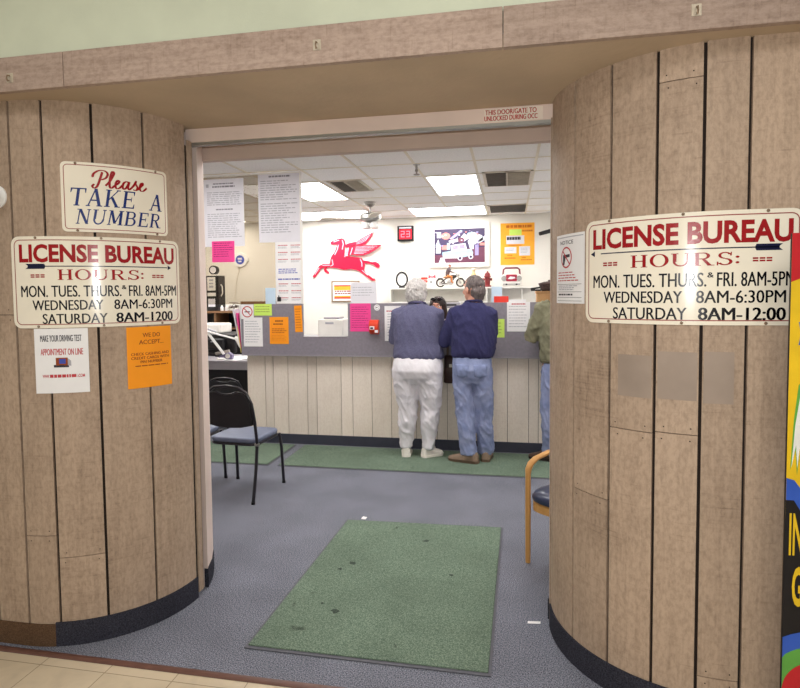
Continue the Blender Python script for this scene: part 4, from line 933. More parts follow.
# round wall clock
p = py(241, 260, BACK); t = thing('wall_clock', 'round white wall clock with a blue face on the back wall', 'clock', p)
def disc(r, y0, y1): return MB().cyl((p.x, (y0+y1)/2, p.z), r, abs(y1-y0), 32, 0, 'Y')
build('rim', disc(.125, BACK-.04, BACK-.001), M['white_gloss'], t, bevel=.006); build('face', disc(.08, BACK-.046, BACK-.038), M['ink_blue'], t)
build('face_mark', MB().bb(p.x-.04, p.x+.04, BACK-.05, BACK-.045, p.z+.005, p.z+.035).bb(p.x-.03, p.x+.03, BACK-.05, BACK-.045, p.z-.04, p.z-.015), M['paper_grey'], t, smooth=0)
build('ear', MB().bb(p.x+.1, p.x+.15, BACK-.03, BACK-.001, p.z-.02, p.z+.05), M['white_gloss'], t, smooth=0, bevel=.008)
e = py(235, 300, BACK-.01); tag(build('power_cord', MB().tube([(p.x-.02,BACK-.012,p.z-.12),((p.x+e.x)/2-.02,BACK-.012,(p.z+e.z)/2),(e.x,BACK-.012,e.z)], .006, 6), M['vent_tan'], base=e), 'thin cord running down the wall from the round clock', 'cord')
# ------------------------------------------------------------------ back wall pictures
def walltag(px, name, label, cat): a, b = py(px[0], px[1], BACK), py(px[2], px[3], BACK); return a, b, thing(name, label, cat, ((a.x+b.x)/2, BACK-.01, b.z))
# framed garage picture
a, b, t = walltag((430, 224, 489.5, 266.5), 'framed_picture', 'white framed picture of a pale blue car at night on the back wall', 'picture')
w, h = b.x-a.x, a.z-b.z; sf = flatY(a.x, a.z, BACK); fb = .03
mb = MB(); fy = BACK-.035
mb.bb(a.x,b.x,fy,BACK-.001,a.z-fb,a.z); mb.bb(a.x,b.x,fy,BACK-.001,b.z,b.z+fb); mb.bb(a.x,a.x+fb,fy,BACK-.001,b.z+fb,a.z-fb); mb.bb(b.x-fb,b.x,fy,BACK-.001,b.z+fb,a.z-fb)
build('frame', mb, M['white'], t, smooth=0)
A = Art(lambda u, v, off=0: sf(u, v, off+.018)); pw_ = mat('print_offwhite', (206,206,214), .5)
night = mat('print_night', (60,48,82), .5); lilac = mat('print_lilac', (150,140,190), .5); sky = mat('print_pale_blue', (160,200,214), .5); maroon = mat('print_maroon', (104,56,78), .5); salmon = mat('print_salmon', (216,130,120), .5)
A.rect(0, 0, w, h, M['white'], 0); A.rect(.075*w, .13*h, .925*w, .9*h, night, .001)
A.rect(.075*w, .72*h, .925*w, .9*h, maroon, .0015); A.poly([(.5*w,.6*h),(.925*w,.55*h),(.925*w,.8*h),(.5*w,.86*h)], maroon, .0018)
A.rect(.12*w, .2*h, .19*w, .33*h, pw_, .002); A.ring(.27*w, .29*h, 0, .05*h+.02, salmon, .002, sx=1.3); A.poly([(.33*w,.35*h),(.52*w,.16*h),(.55*w,.2*h),(.37*w,.38*h)], lilac, .002)
A.poly([(.5*w,.36*h),(.58*w,.24*h),(.68*w,.34*h),(.58*w,.42*h)], pw_, .002); A.ring(.7*w, .28*h, 0, .07*h, sky, .002, sx=1.4); A.poly([(.64*w,.42*h),(.75*w,.22*h),(.88*w,.3*h),(.9*w,.4*h),(.74*w,.5*h),(.74*w,.6*h),(.68*w,.6*h)], pw_, .0022)
A.poly([(.8*w,.42*h),(.925*w,.3*h),(.925*w,.4*h),(.82*w,.48*h)], pw_, .0022)
A.poly([(.32*w,.4*h),(.47*w,.35*h),(.48*w,.42*h),(.33*w,.46*h)], pw_, .0022); A.ring(.53*w, .39*h, 0, .06*h, maroon, .0024, sx=1.2)
A.poly([(.1*w,.5*h),(.14*w,.36*h),(.18*w,.5*h),(.18*w,.68*h),(.1*w,.68*h)], pw_, .0022); A.rect(.2*w, .5*h, .3*w, .6*h, salmon, .0021); A.rect(.29*w, .45*h, .34*w, .6*h, sky, .0022)
A.poly([(.35*w,.5*h),(.6*w,.46*h),(.63*w,.62*h),(.36*w,.64*h)], pw_, .0023); A.rect(.76*w, .5*h, .82*w, .74*h, lilac, .0023); A.rect(.84*w, .46*h, .92*w, .52*h, salmon, .0023)
A.poly([(.21*w,.66*h),(.5*w,.6*h),(.7*w,.6*h),(.73*w,.68*h),(.72*w,.74*h),(.55*w,.78*h),(.22*w,.8*h)], sky, .0026); A.rect(.22*w, .74*h, .48*w, .8*h, pw_, .003)
for cx in (.51, .69): A.ring(cx*w, .8*h if cx < .6 else .77*h, 0, .055*h, pw_, .0032); A.ring(cx*w, .8*h if cx < .6 else .77*h, 0, .03*h, night, .0036)
for cx in (.26, .4): A.ring(cx*w, .73*h, 0, .028*h, M['ink'], .0036)
A.poly([(.14*w,.92*h),(.18*w,.78*h),(.24*w,.78*h),(.27*w,.92*h)], pw_, .0038)
rp = random.Random(9)
for k in range(46):
    x, y = (.09+.8*rp.random())*w, (.16+.42*rp.random())*h; s_ = .006+.02*rp.random(); A.poly([(x,y),(x+s_*1.4,y+s_*.3*rp.random()),(x+s_,y+s_),(x-s_*.2,y+s_*.8)], rp.choice([pw_, lilac, sky, night, salmon, M['ink']]), .0042+.00002*k)
A.line([(.22*w,.7*h),(.5*w,.66*h),(.72*w,.66*h)], .005, lilac, .0034); A.poly([(.38*w,.52*h),(.48*w,.5*h),(.48*w,.59*h),(.39*w,.6*h)], lilac, .0034); A.poly([(.5*w,.5*h),(.58*w,.49*h),(.6*w,.58*h),(.5*w,.59*h)], lilac, .0034)
A.build('print', t)
# orange poster
a, b, t = walltag((500.5, 223.5, 534.5, 264.5), 'orange_poster', 'orange poster with pasted slips right of the framed car picture', 'poster')
w, h = b.x-a.x, a.z-b.z; sf = flatY(a.x, a.z, BACK-.0003)
build('sheet', sheet(sf, w, h, .002), M['amber'], t, smooth=0)
A = Art(lambda u, v, off=0: sf(u, v, off+.003)); s = .0
A.bars(.17*w, .05*h, .94*w, .13*h, 1, M['ink_orange'], .8, 3, 0); A.bars(.64*w, .17*h, .95*w, .22*h, 1, M['ink_orange'], .8, 4, 0)
[build('pasted_slip', sheet((lambda x0, y0: lambda u, v, off=0: sf(x0+u, y0+v, off+.002))(x0*w, y0*h), (x1-x0)*w, (y1-y0)*h, .0012), m_, t, smooth=0) for x0, y0, x1, y1, m_ in ((.26,.15,.62,.29,M['lime']), (.17,.3,.7,.5,M['paper_grey']), (.12,.57,.47,.72,M['paper_grey']), (.55,.56,.87,.78,M['paper_grey']))]
A.bars(.19*w, .33*h, .6*w, .41*h, 1, M['ink_dark'], .9, 5, 0, off=.0014)
A.rect(.23*w, .52*h, .62*w, .54*h, M['ink_orange']); 
A.bars(.17*w, .61*h, .42*w, .68*h, 2, M['ink'], .4, 8, off=.0014); A.bars(.6*w, .6*h, .82*w, .74*h, 4, M['ink'], .3, 9, off=.0014)
A.bars(.2*w, .76*h, .35*w, .79*h, 1, M['ink_orange'], .8, 1, 0); A.bars(.12*w, .82*h, .44*w, .86*h, 1, M['ink_orange'], .8, 2, 0); A.bars(.62*w, .82*h, .75*w, .85*h, 1, M['ink_orange'], .8, 5, 0); A.bars(.6*w, .87*h, .92*w, .9*h, 1, M['ink_orange'], .8, 6, 0)
A.build('print', t)
# number display
a, b, t = walltag((398, 226.5, 414, 241), 'number_display', 'black number display showing 23 in red on the back wall', 'display')
w, h = b.x-a.x, a.z-b.z; fy = BACK-.07
build('case', MB().bb(a.x, b.x, fy, BACK-.001, b.z, a.z), M['black'], t, smooth=0, bevel=.006)
build('screen', MB().bb(a.x+.12*w, b.x-.1*w, fy-.004, fy+.004, b.z+.12*h, a.z-.24*h), emis('display_red_glow', (190,16,40), .9), t, smooth=0)
build('label_strip', MB().bb(a.x+.12*w, b.x-.12*w, fy-.003, fy+.004, a.z-.18*h, a.z-.08*h), M['paper_grey'], t, smooth=0)
A = Art(flatY(a.x, a.z, fy-.0045)); led = emis('display_digit_glow', (255,96,110), 2.2)
def seg7(x0, x1, y0, y1, on):
    tt = .05*w; ym = (y0+y1)/2
    S = {'a': (x0,y0,x1,y0+tt), 'b': (x1-tt,y0,x1,ym), 'c': (x1-tt,ym,x1,y1), 'd': (x0,y1-tt,x1,y1), 'e': (x0,ym,x0+tt,y1), 'f': (x0,y0,x0+tt,ym), 'g': (x0,ym-tt/2,x1,ym+tt/2)}
    for k in on: A.rect(*S[k], led)
seg7(.22*w, .46*w, .34*h, .76*h, 'abged'); seg7(.56*w, .8*w, .34*h, .76*h, 'abgcd'); A.build('digits', t)
tag(build('power_cord', MB().tube([((a.x+b.x)/2-.03,BACK-.01,b.z),((a.x+b.x)/2-.01,BACK-.01,b.z-.4),((a.x+b.x)/2,BACK-.01,b.z-.68)], .006, 6), M['vent_tan'], base=((a.x+b.x)/2, BACK, b.z-.68)), 'thin cord running down the wall from the red number display', 'cord')
# little framed picture
a, b, t = walltag((331.5, 281, 360, 302), 'small_picture', 'small framed picture with yellow and red bands below the winged horse', 'picture')
w, h = b.x-a.x, a.z-b.z; sf = flatY(a.x, a.z, BACK-.003)
build('frame', sheet(sf, w, h, .012), mat('small_frame_brown', (150,128,104), .5), t, smooth=0); A = Art(lambda u, v, off=0: sf(u, v, off+.012))
A.rect(.05*w, .07*h, .95*w, .93*h, M['paper'], .001); A.rect(.1*w, .2*h, .9*w, .84*h, M['amber'], .0015); A.rect(.1*w, .76*h, .9*w, .84*h, M['red_paper'], .002); A.rect(.1*w, .2*h, .9*w, .26*h, M['red_paper'], .002); A.rect(.1*w, .44*h, .9*w, .7*h, M['paper_grey'], .002); A.bars(.12*w, .46*h, .88*w, .68*h, 2, M['ink_brown'], .5, 4, .1, .0025)
A.build('print', t)
# red winged horse relief
HX = lambda x, y: py(300+x/5.29, 210+y/5.29, BACK)
o = HX(250, 380); t = thing('winged_horse_sign', 'red cut-out sign of a flying winged horse on the back wall', 'sign', (o.x, BACK-.01, o.z))
hr = mat('enamel_horse_red', (222,26,62), .3, .03); hp = mat('horse_highlight_pink', (250,190,204), .35, .02)
def relief(nm, polys, m, d0, d1):
    mb = MB()
    for P in polys: mb.prism([(x, y) for x, y in P], lambda u, v: HX(u, v)+Vector((0,-d1,0)), lambda u, v: HX(u, v)+Vector((0,-d0,0)))
    return build(nm, mb, m, t, smooth=0, recalc=True)
body = [(163,172),(172,166),(190,160),(205,152),(226,150),(234,155),(240,166),(242,180),(238,205),(236,235),(260,247),(300,250),(326,254),(340,270),(344,292),(340,318),(352,336),(372,350),(386,362),(398,362),(396,372),(384,374),(374,366),(352,352),(326,330),(304,318),(270,312),(232,316),(205,308),(180,306),(158,304),(128,302),(112,312),(84,354),(72,358),(70,350),(84,330),(104,296),(124,286),(160,284),(164,258),(172,240),(186,222),(194,198),(200,182),(190,182),(176,184),(166,182)]
relief('body', [body], hr, .001, .03)
relief('foreleg', [[(132,304),(146,302),(140,316),(152,326),(158,336),(148,338),(134,328),(128,316)]], hr, .001, .02)
relief('tail', [[(340,268),(360,270),(384,276),(400,274),(416,282),(424,296),(416,308),(404,302),(392,290),(368,284),(342,280)]], hr, .001, .03)
relief('wing', [[(240,186),(262,176),(300,168),(330,150),(360,134),(390,118),(378,140),(362,162),(348,180),(330,186),(300,186),(270,192),(246,200)]], hr, .001, .045)
relief('wing', [[(262,196),(290,190),(330,188),(380,186),(436,184),(418,200),(394,216),(368,230),(340,240),(306,240),(280,236),(258,244),(250,226)]], hr, .03, .055)
hl = MB(); A = Art(lambda u, v, off=0: HX(u, v)+Vector((0,-off,0)))
for k in (1, 2, 3): A.line([(302, 167+5*k),(330, 150+8*k),(360-3*k, 134+9*k),(382-7*k, 124+9*k)], 2.2, hp, .047)
for k in range(6): A.line([(300-k*2, 196+k*7),(350-k*4, 194+k*7.4),(412-k*14, 192+k*8)], 2.4, hp, .0575)
for P in ([(250,205),(242,250)], [(282,200),(270,240)], [(262,200),(252,246)], [(206,184),(200,210),(186,238)], [(172,262),(178,290),(164,298)], [(320,258),(330,280),(330,300)], [(226,160),(232,180),(226,210)]): A.line(P, 4.5, hp, .0575 if P[0][0] > 245 and P[0][0] < 290 else .0325)
A.line([(122,294),(160,292)], 4, hp, .0325); A.line([(104,306),(82,342)], 4, hp, .0325); A.line([(330,318),(362,346)], 4, hp, .0325); A.line([(180,170),(210,160)], 4, hp, .0325)
A.build('highlight', t)
# camera at the right end of the back wall
p = py(546, 232, BACK-.12); t = thing('security_camera', 'small black camera high on the back wall at the right', 'camera', p)
build('body', MB().tube([p+Vector((-.1,-.05,-.03)), p+Vector((.08,.02,.02))], [.03,.035], 14), M['black'], t); build('bracket', MB().tube([p, p+Vector((.06,.119,.0))], .012, 8), M['white'], t)
# ------------------------------------------------------------------ wall shelf and what stands on it
SZ = py(460, 287.2, 9.6).z; sx0, sx1 = py(388, 290, 9.55).x, py(533, 286, 9.55).x; sb_ = py(420, 300, 9.55).z-.05
t = thing('wall_shelf', 'long white wall shelf with open bays behind the counter', 'shelf', ((sx0+sx1)/2, BACK-.15, sb_))
build('top_board', MB().bb(sx0, sx1, 9.55, BACK-.001, SZ-.025, SZ), M['white'], t, smooth=0)
build('bottom_board', MB().bb(sx0+.02, py(486,300,9.55).x, 9.56, BACK-.001, sb_, sb_+.02), M['white'], t, smooth=0)
for x in (389.5, 486): q = py(x, 293, 9.56); build('side_panel', MB().bb(q.x, q.x+.02, 9.56, BACK-.001, sb_, SZ-.025), M['white'], t, smooth=0)
q = py(522, 293, 9.56); build('bracket', MB().tube([(q.x,9.57,SZ-.03),(q.x,9.57,SZ-.35),(q.x,9.84,SZ-.35)], .008, 8), M['white'], t)
YS = 9.68
def on(x): return py(x, 287, YS).x
S1 = .0166   # metres per photo pixel at the shelf
# round black-framed mirror
x = on(402); t = thing('desk_mirror', 'small oval black-rimmed mirror at the left end of the wall shelf', 'mirror', (x, YS, SZ))
pts = [(x+.09*math.cos(a*2*math.pi/24), YS, SZ+.14+.115*math.sin(a*2*math.pi/24)) for a in range(24)]
build('rim', MB().tube(pts, .016, 8, closed=True), M['black'], t); mb = MB(); mb.tube([(x,YS+.006,SZ+.14),(x,YS-.006,SZ+.14)], [(.085,.11)]*2, 24, ref=Vector((0,0,1))); mb.v = [Vector((x+(v.z-SZ-.14)*.085/.11*0+(v.x-x), v.y, v.z)) for v in mb.v]
build('glass', MB().prism([(.083*math.cos(a*2*math.pi/24), .108*math.sin(a*2*math.pi/24)) for a in range(24)], lambda u, v: Vector((x+u,YS-.004,SZ+.14+v)), lambda u, v: Vector((x+u,YS+.004,SZ+.14+v))), M['white_gloss'], t, smooth=0)
build('foot', MB().bb(x-.05, x+.05, YS-.04, YS+.04, SZ, SZ+.02), M['black'], t, smooth=0, bevel=.005)
# flat green-grey box behind the mirror
x0, x1 = on(407), on(418); tag(build('flat_box', MB().bb(x0, x1, YS, YS+.12, SZ, SZ+.02), M['vent_dark'], base=(x0,YS,SZ), smooth=0, bevel=.003), 'flat dark tray lying on the shelf right of the oval mirror', 'tray')
# red and white toy pumps
for xx, hgt, lb, m1 in ((424.5, .17, 'small red-topped white figure on the shelf, nearer the oval mirror', M['red_paper']), (431.5, .2, 'white can-shaped figure with a red bow on the shelf beside the motorbike', M['white'])):
    x = on(xx); t = thing('toy_pump', lb, 'ornament', (x, YS, SZ), 'red and white ornaments')
    build('body', MB().bb(x-.045, x+.045, YS-.04, YS+.04, SZ, SZ+hgt*.75), M['white'], t, smooth=0, bevel=.008)
    if m1 is M['red_paper']:
        build('band', MB().bb(x-.047, x+.047, YS-.042, YS+.042, SZ+hgt*.5, SZ+hgt*.72), M['red_paper'], t, smooth=0); build('cap', MB().bb(x-.05, x+.05, YS-.045, YS+.045, SZ+hgt*.78, SZ+hgt), M['red_paper'], t, smooth=0, bevel=.008)
    else:
        build('mark', MB().bb(x-.02, x+.02, YS-.043, YS-.039, SZ+.08, SZ+.1), M['ink_dark'], t, smooth=0)
        z = SZ+hgt*.75; mb = MB()
        for sgn in (-1, 1): mb.prism([(0,.02),(sgn*.055,.06),(sgn*.06,.0)], lambda u, v: Vector((x+u+.01,YS-.015,z+v)), lambda u, v: Vector((x+u+.01,YS+.015,z+v)))
        mb.ell((x+.01,YS,z+.022), (.016,.02,.016)); build('bow', mb, mat('bow_red', (226,70,90), .5), t, smooth=20)
# model motorbike with rider
x0, x1 = on(440.5), on(460.5); xm = (x0+x1)/2; bike = mat('bike_dark', (66,58,54), .35, metal=.4)
t = thing('motorcycle_model', 'model motorcycle with a rider on the wall shelf', 'model motorcycle', (xm, YS, SZ))
for x in (x0, x1):
    w_ = build('wheel', MB().torus((x,YS,SZ+.075), .062, .013, 'Y', 24, 8), bike, t)
    sp = MB(); sp.cyl((x,YS,SZ+.075), .016, .03, 12, 0, 'Y')
    for k in range(6): a = k*math.pi/6; sp.tube([(x-.06*math.cos(a),YS,SZ+.075-.06*math.sin(a)),(x+.06*math.cos(a),YS,SZ+.075+.06*math.sin(a))], .0025, 5)
    build('spokes', sp, M['chrome'], w_)
build('frame', MB().tube([(x0,YS,SZ+.075),(x0+.1,YS,SZ+.15),(x1-.09,YS,SZ+.17),(x1-.06,YS,SZ+.21)], .01, 8).tube([(x0,YS,SZ+.075),(xm,YS,SZ+.05),(x1-.09,YS,SZ+.17)], .01, 8), bike, t)
build('fork', MB().tube([(x1,YS-.02,SZ+.075),(x1-.06,YS-.02,SZ+.22)], .008, 8).tube([(x1,YS+.02,SZ+.075),(x1-.06,YS+.02,SZ+.22)], .008, 8), M['chrome'], t)
build('engine', MB().ell((xm,YS,SZ+.08), (.055,.035,.045)).cyl((xm+.02,YS,SZ+.12), .028, .06), M['chrome'], t)
build('fuel_tank', MB().ell((xm+.045,YS,SZ+.175), (.06,.03,.03)), bike, t); build('saddle', MB().ell((xm-.06,YS,SZ+.165), (.06,.035,.018)), mat('saddle_tan', (176,116,70), .6), t)
build('handlebar', MB().tube([(x1-.1,YS-.08,SZ+.235),(x1-.065,YS-.03,SZ+.225),(x1-.065,YS+.03,SZ+.225),(x1-.1,YS+.08,SZ+.235)], .007, 8), M['chrome'], t)
build('headlamp', MB().ell((x1-.035,YS,SZ+.2), (.025,.025,.028)), M['chrome'], t); build('mudguard', MB().tube([(x0-.07,YS,SZ+.1),(x0-.03,YS,SZ+.15),(x0+.04,YS,SZ+.15)], [(.02,.006)]*3, 8), bike, t); build('mudguard', MB().tube([(x1-.04,YS,SZ+.15),(x1+.03,YS,SZ+.15),(x1+.07,YS,SZ+.1)], [(.02,.006)]*3, 8), bike, t)
build('exhaust', MB().tube([(xm+.03,YS-.035,SZ+.06),(xm-.05,YS-.045,SZ+.045),(x0-.02,YS-.045,SZ+.05)], .011, 8), M['chrome'], t)
rd = MB(); q = lambda dx, dy, z: Vector((xm+dx, YS+dy, SZ+z))
rd.tube([q(-.05,0,.18), q(-.045,0,.24), q(-.02,0,.3), q(-.015,0,.325)], [(.032,.028),(.036,.028),(.034,.024),(.014,.014)], 12)
for s_ in (-1, 1): rd.tube([q(-.025,s_*.03,.295), q(.01,s_*.05,.25), q(.07,s_*.05,.235)], [.014,.012,.009], 8)
r_ = fuse('rider_jacket', rd, mat('rider_dark', (84,70,72), .7), t, .006, 3); r_.data.transform(Matrix.Translation(-WORLD[t.name]))
rl = MB()
for s_ in (-1, 1): rl.tube([q(-.05,s_*.02,.185), q(.025,s_*.045,.17), q(.02,s_*.05,.09), q(.05,s_*.05,.075)], [.024,.02,.015,.012], 8)
r_ = fuse('rider_trousers', rl, mat('rider_orange', (196,120,62), .7), t, .006, 3); r_.data.transform(Matrix.Translation(-WORLD[t.name]))
build('rider_head', MB().ell(q(-.01,0,.345), (.022,.02,.027)), mat('rider_skin', (190,140,115), .6), t); build('rider_cap', MB().ell(q(-.012,0,.358), (.026,.024,.016)).ell(q(.014,0,.352), (.018,.016,.004)), mat('rider_cap', (120,60,60), .6), t)
# tan bottle-shaped figurine
x = on(473.5); t = thing('tan_figurine', 'tan cone-shaped figurine behind the grey-haired man on the shelf', 'figurine', (x, YS, SZ))
build('body', MB().lathe((x,YS,SZ), [(.075,0),(.078,.02),(.06,.12),(.042,.2),(.02,.25)], 20), mat('figurine_tan', (214,188,138), .6), t); build('head', MB().ell((x,YS,SZ+.275), (.03,.03,.034)), mat('figurine_cream', (226,206,166), .6), t)
# fire hydrant
x = on(487.5); hy = mat('hydrant_maroon', (126,42,46), .4); t = thing('toy_hydrant', 'dark red toy fire hydrant on the wall shelf', 'ornament', (x, YS, SZ))
build('barrel', MB().lathe((x,YS,SZ), [(.06,0),(.06,.02),(.042,.03),(.042,.15),(.055,.155),(.055,.17),(.046,.18)], 20), hy, t); build('bonnet', MB().lathe((x,YS,SZ+.178), [(.048,0),(.045,.025),(.028,.05),(.012,.058),(.012,.075)], 20), hy, t)
build('nozzle', MB().cyl((x,YS,SZ+.12), .022, .15, 14, 0, 'X').cyl((x,YS-.045,SZ+.115), .025, .04, 14, 0, 'Y'), hy, t)
# red and chrome retro radio
x0, x1 = on(501.5), on(521.5); xm = (x0+x1)/2; hw = (x1-x0)/2; rc = mat('radio_crimson', (176,36,66), .35)
t = thing('retro_radio', 'red and white retro radio with a carrying handle on the wall shelf', 'radio', (xm, YS, SZ))
build('cabinet', MB().prism(rrect(-hw, 0, hw, .2, .05), lambda u, v: Vector((xm+u,YS-.07,SZ+v)), lambda u, v: Vector((xm+u,YS+.07,SZ+v))), M['white'], t, smooth=20, bevel=.008)
build('front_plate', MB().prism(rrect(-hw*.55, .085, hw*.55, .19, .02), lambda u, v: Vector((xm+u,YS-.078,SZ+v)), lambda u, v: Vector((xm+u,YS-.068,SZ+v))), rc, t, smooth=0)
build('badge', MB().prism([(-.06,.12),(-.02,.16),(.05,.15),(.06,.13),(.0,.115)], lambda u, v: Vector((xm+u,YS-.082,SZ+v)), lambda u, v: Vector((xm+u,YS-.077,SZ+v))), M['paper'], t, smooth=0)
for s_ in (-1, 1): build('speaker', MB().torus((xm+s_*hw*.76,YS-.075,SZ+.13), .034, .008, 'Y', 20, 8).cyl((xm+s_*hw*.76,YS-.072,SZ+.13), .03, .01, 18, 0, 'Y'), M['chrome'], t)
build('lower_bar', MB().bb(xm-hw*.85, xm+hw*.85, YS-.082, YS-.07, SZ+.02, SZ+.05), M['chrome'], t, smooth=0, bevel=.004)
build('knob', MB().cyl((xm-hw*.5,YS-.088,SZ+.035), .014, .02, 12, 0, 'Y').cyl((xm+hw*.5,YS-.088,SZ+.035), .014, .02, 12, 0, 'Y'), M['black'], t)
build('handle', MB().tube([(xm-hw*.85,YS,SZ+.18),(xm-hw*.8,YS,SZ+.27),(xm-hw*.6,YS,SZ+.295),(xm+hw*.6,YS,SZ+.295),(xm+hw*.8,YS,SZ+.27),(xm+hw*.85,YS,SZ+.18)], .014, 8), mat('handle_maroon', (120,44,60), .4), t)
# things behind the counter near the two customers
YR = 7.0
p = py(450, 306, YR); t = thing('filing_shelf', 'low white filing unit behind the counter between the customers', 'cabinet', (p.x, YR+.3, 0))
ztp = py(450, 308.5, YR).z; fx0, fx1 = py(424,308,YR).x, py(474,308,YR).x
build('carcass', MB().bb(fx0, fx1, YR+.02, YR+.45, 0, ztp-.03), M['wall_cream'], t, smooth=0); build('top', MB().bb(fx0-.03, fx1+.03, YR, YR+.47, ztp-.03, ztp), M['white'], t, smooth=0)
a, b = py(443, 300, YR+.1), py(460, 308, YR+.1); t = thing('label_printer', 'grey office machine with a dark slot on the filing unit', 'printer', ((a.x+b.x)/2, YR+.2, ztp))
build('body', MB().bb(a.x, b.x, YR+.08, YR+.35, ztp, ztp+.07), M['grey_cap'], t, smooth=0, bevel=.01); build('slot', MB().bb(a.x+.04, b.x-.04, YR+.076, YR+.083, ztp+.03, ztp+.05), M['black'], t, smooth=0); build('lid', MB().bb(a.x+.03, b.x-.03, YR+.12, YR+.3, ztp+.07, ztp+.085), M['vent_dark'], t, smooth=0)
# right end: brown carton with a dark basket
a, b = py(536, 290, 6.9), py(560, 312, 6.9); cz = 1.06
t = thing('side_table', 'tall grey cabinet behind the counter at the right', 'cabinet', (a.x+.3, 7.1, 0)); build('body', MB().bb(a.x-.1, a.x+.9, 6.85, 7.35, 0, 1.2), M['grey_cap'], t, smooth=0); build('door', MB().bb(a.x-.06, a.x+.4, 6.838, 6.85, .05, 1.15), M['grey_cap'], t, smooth=0); build('door', MB().bb(a.x+.42, a.x+.86, 6.838, 6.85, .05, 1.15), M['grey_cap'], t, smooth=0)
t = thing('wooden_box', 'brown box on the cabinet behind the man in olive', 'box', (a.x+.2, 7.0, 1.2)); zt = py(540, 291, 6.9).z
build('body', MB().bb(a.x+.01, a.x+.45, 6.88, 7.2, 1.2, zt), mat('kraft_brown', (188,146,98), .7), t, smooth=0, bevel=.004); build('lid', MB().bb(a.x+.0, a.x+.46, 6.87, 7.21, zt-.03, zt), mat('kraft_lid', (172,130,86), .7), t, smooth=0)
p = py(547, 290, 7.0); bk = mat('basket_dark', (78,58,54), .7, .2, 60)
t = thing('dark_basket', 'dark round lidded basket on top of the brown box', 'basket', (p.x+.03, 7.03, zt)); build('bowl', MB().lathe((p.x+.03,7.03,zt), [(.08,0),(.1,.01),(.115,.06),(.12,.075)], 24), bk, t); build('lid', MB().lathe((p.x+.03,7.03,zt+.075), [(.125,0),(.125,.012),(.06,.03),(.02,.035),(.015,.05)], 24), bk, t)
p = py(535.5, 290, 6.9); tag(build('stapler', MB().bb(p.x-.05, p.x+.06, 6.88, 6.92, zt, zt+.02).box((p.x,6.9,zt+.032), (.11,.03,.02), ry=-.15), M['black'], base=(p.x,6.9,zt), smooth=0, bevel=.004), 'black stapler at the front edge of the brown box', 'stapler')
p = py(527, 300, 6.2); t = thing('red_tin', 'tiny red and white tin on the counter top left of the man in olive', 'tin', (p.x, 6.1, 1.1)); build('body', MB().cyl((p.x,6.1,1.25), .035, .3, 18), M['white'], t); build('lid', MB().cyl((p.x,6.1,1.42), .036, .04, 18), M['red_paper'], t)
# ------------------------------------------------------------------ chairs
seat_blue = mat('seat_blue_vinyl', (104,112,134), .5, .06, 20); back_blk = mat('chair_back_black', (30,28,32), .6, .08, 30)
t = thing('stacking_chair', 'black metal chair with a blue-grey seat and arched back, nearest the left jamb', 'chair', (0,0,0), 'black waiting chairs', local=True)
SP = rrect(-.205, -.2, .205, .21, .07)
build('seat', MB().prism(SP, lambda u, v: Vector((u,v,.465)), lambda u, v: Vector((u*.98,v*.98,.425))), seat_blue, t, smooth=25, bevel=.014, bseg=3)
build('seat_frame', MB().tube([(x*.96,y*.96,.418) for x, y in SP], .011, 8, closed=True), M['black_metal'], t)
arch = [(-.215,-.2,.42),(-.212,-.225,.6),(-.2,-.245,.74),(-.165,-.256,.82),(-.1,-.262,.86),(0,-.265,.872),(.1,-.262,.86),(.165,-.256,.82),(.2,-.245,.74),(.212,-.225,.6),(.215,-.2,.42)]
build('back_frame', MB().tube(arch, .0115, 10, ref=Vector((0,1,0))), M['black_metal'], t)
bp = [(-.2,.575),(-.1,.553),(0,.548),(.1,.553),(.2,.575),(.198,.7),(.185,.77),(.15,.82),(.09,.83),(.045,.812),(0,.806),(-.045,.812),(-.09,.83),(-.15,.82),(-.185,.77),(-.198,.7)]
yb = lambda z: -.2-.065*min(1, max(0, (z-.42)/.45))**.8
build('backrest', MB().prism(bp, lambda u, v: Vector((u*.985,yb(v)-.012,v)), lambda u, v: Vector((u*.985,yb(v)+.02,v))), back_blk, t, smooth=25, bevel=.008)
build('handle_rim', MB().tube([(-.09,yb(.83)-.006,.83),(-.045,yb(.81)-.012,.814),(0,yb(.8)-.014,.808),(.045,yb(.81)-.012,.814),(.09,yb(.83)-.006,.83)], .006, 8), M['black_metal'], t)
for sx_ in (-1, 1):
    lg = build('leg', MB().tube([(sx_*.212,-.198,.425),(sx_*.215,-.225,.25),(sx_*.218,-.285,.012)], .0125, 10), M['black_metal'], t); build('foot_cap', MB().cyl((sx_*.218,-.286,.01), .015, .02, 12), M['black'], lg)
    lg = build('leg', MB().tube([(sx_*.195,.2,.42),(sx_*.208,.215,.3),(sx_*.212,.235,.012)], .0125, 10), M['black_metal'], t); build('foot_cap', MB().cyl((sx_*.212,.2355,.01), .015, .02, 12), M['black'], lg)
    build('bracket', MB().cyl((sx_*.214,-.2,.425), .015, .03, 12, 0, 'X'), M['chrome'], t)
ch = t; ch.location = (-2.05, 4.345, 0); ch.rotation_euler = (0,0,-.08)
dup(ch, (-2.575, 4.375, 0), -.03, 'black metal chair mostly hidden by the left jamb, only its seat edge showing')
un = dup(ch, (-3.0, 6.12, 0), .0, 'low black metal chair pushed under the grey-white desk, dark in the shade'); un.scale = (.95,.95,.76)
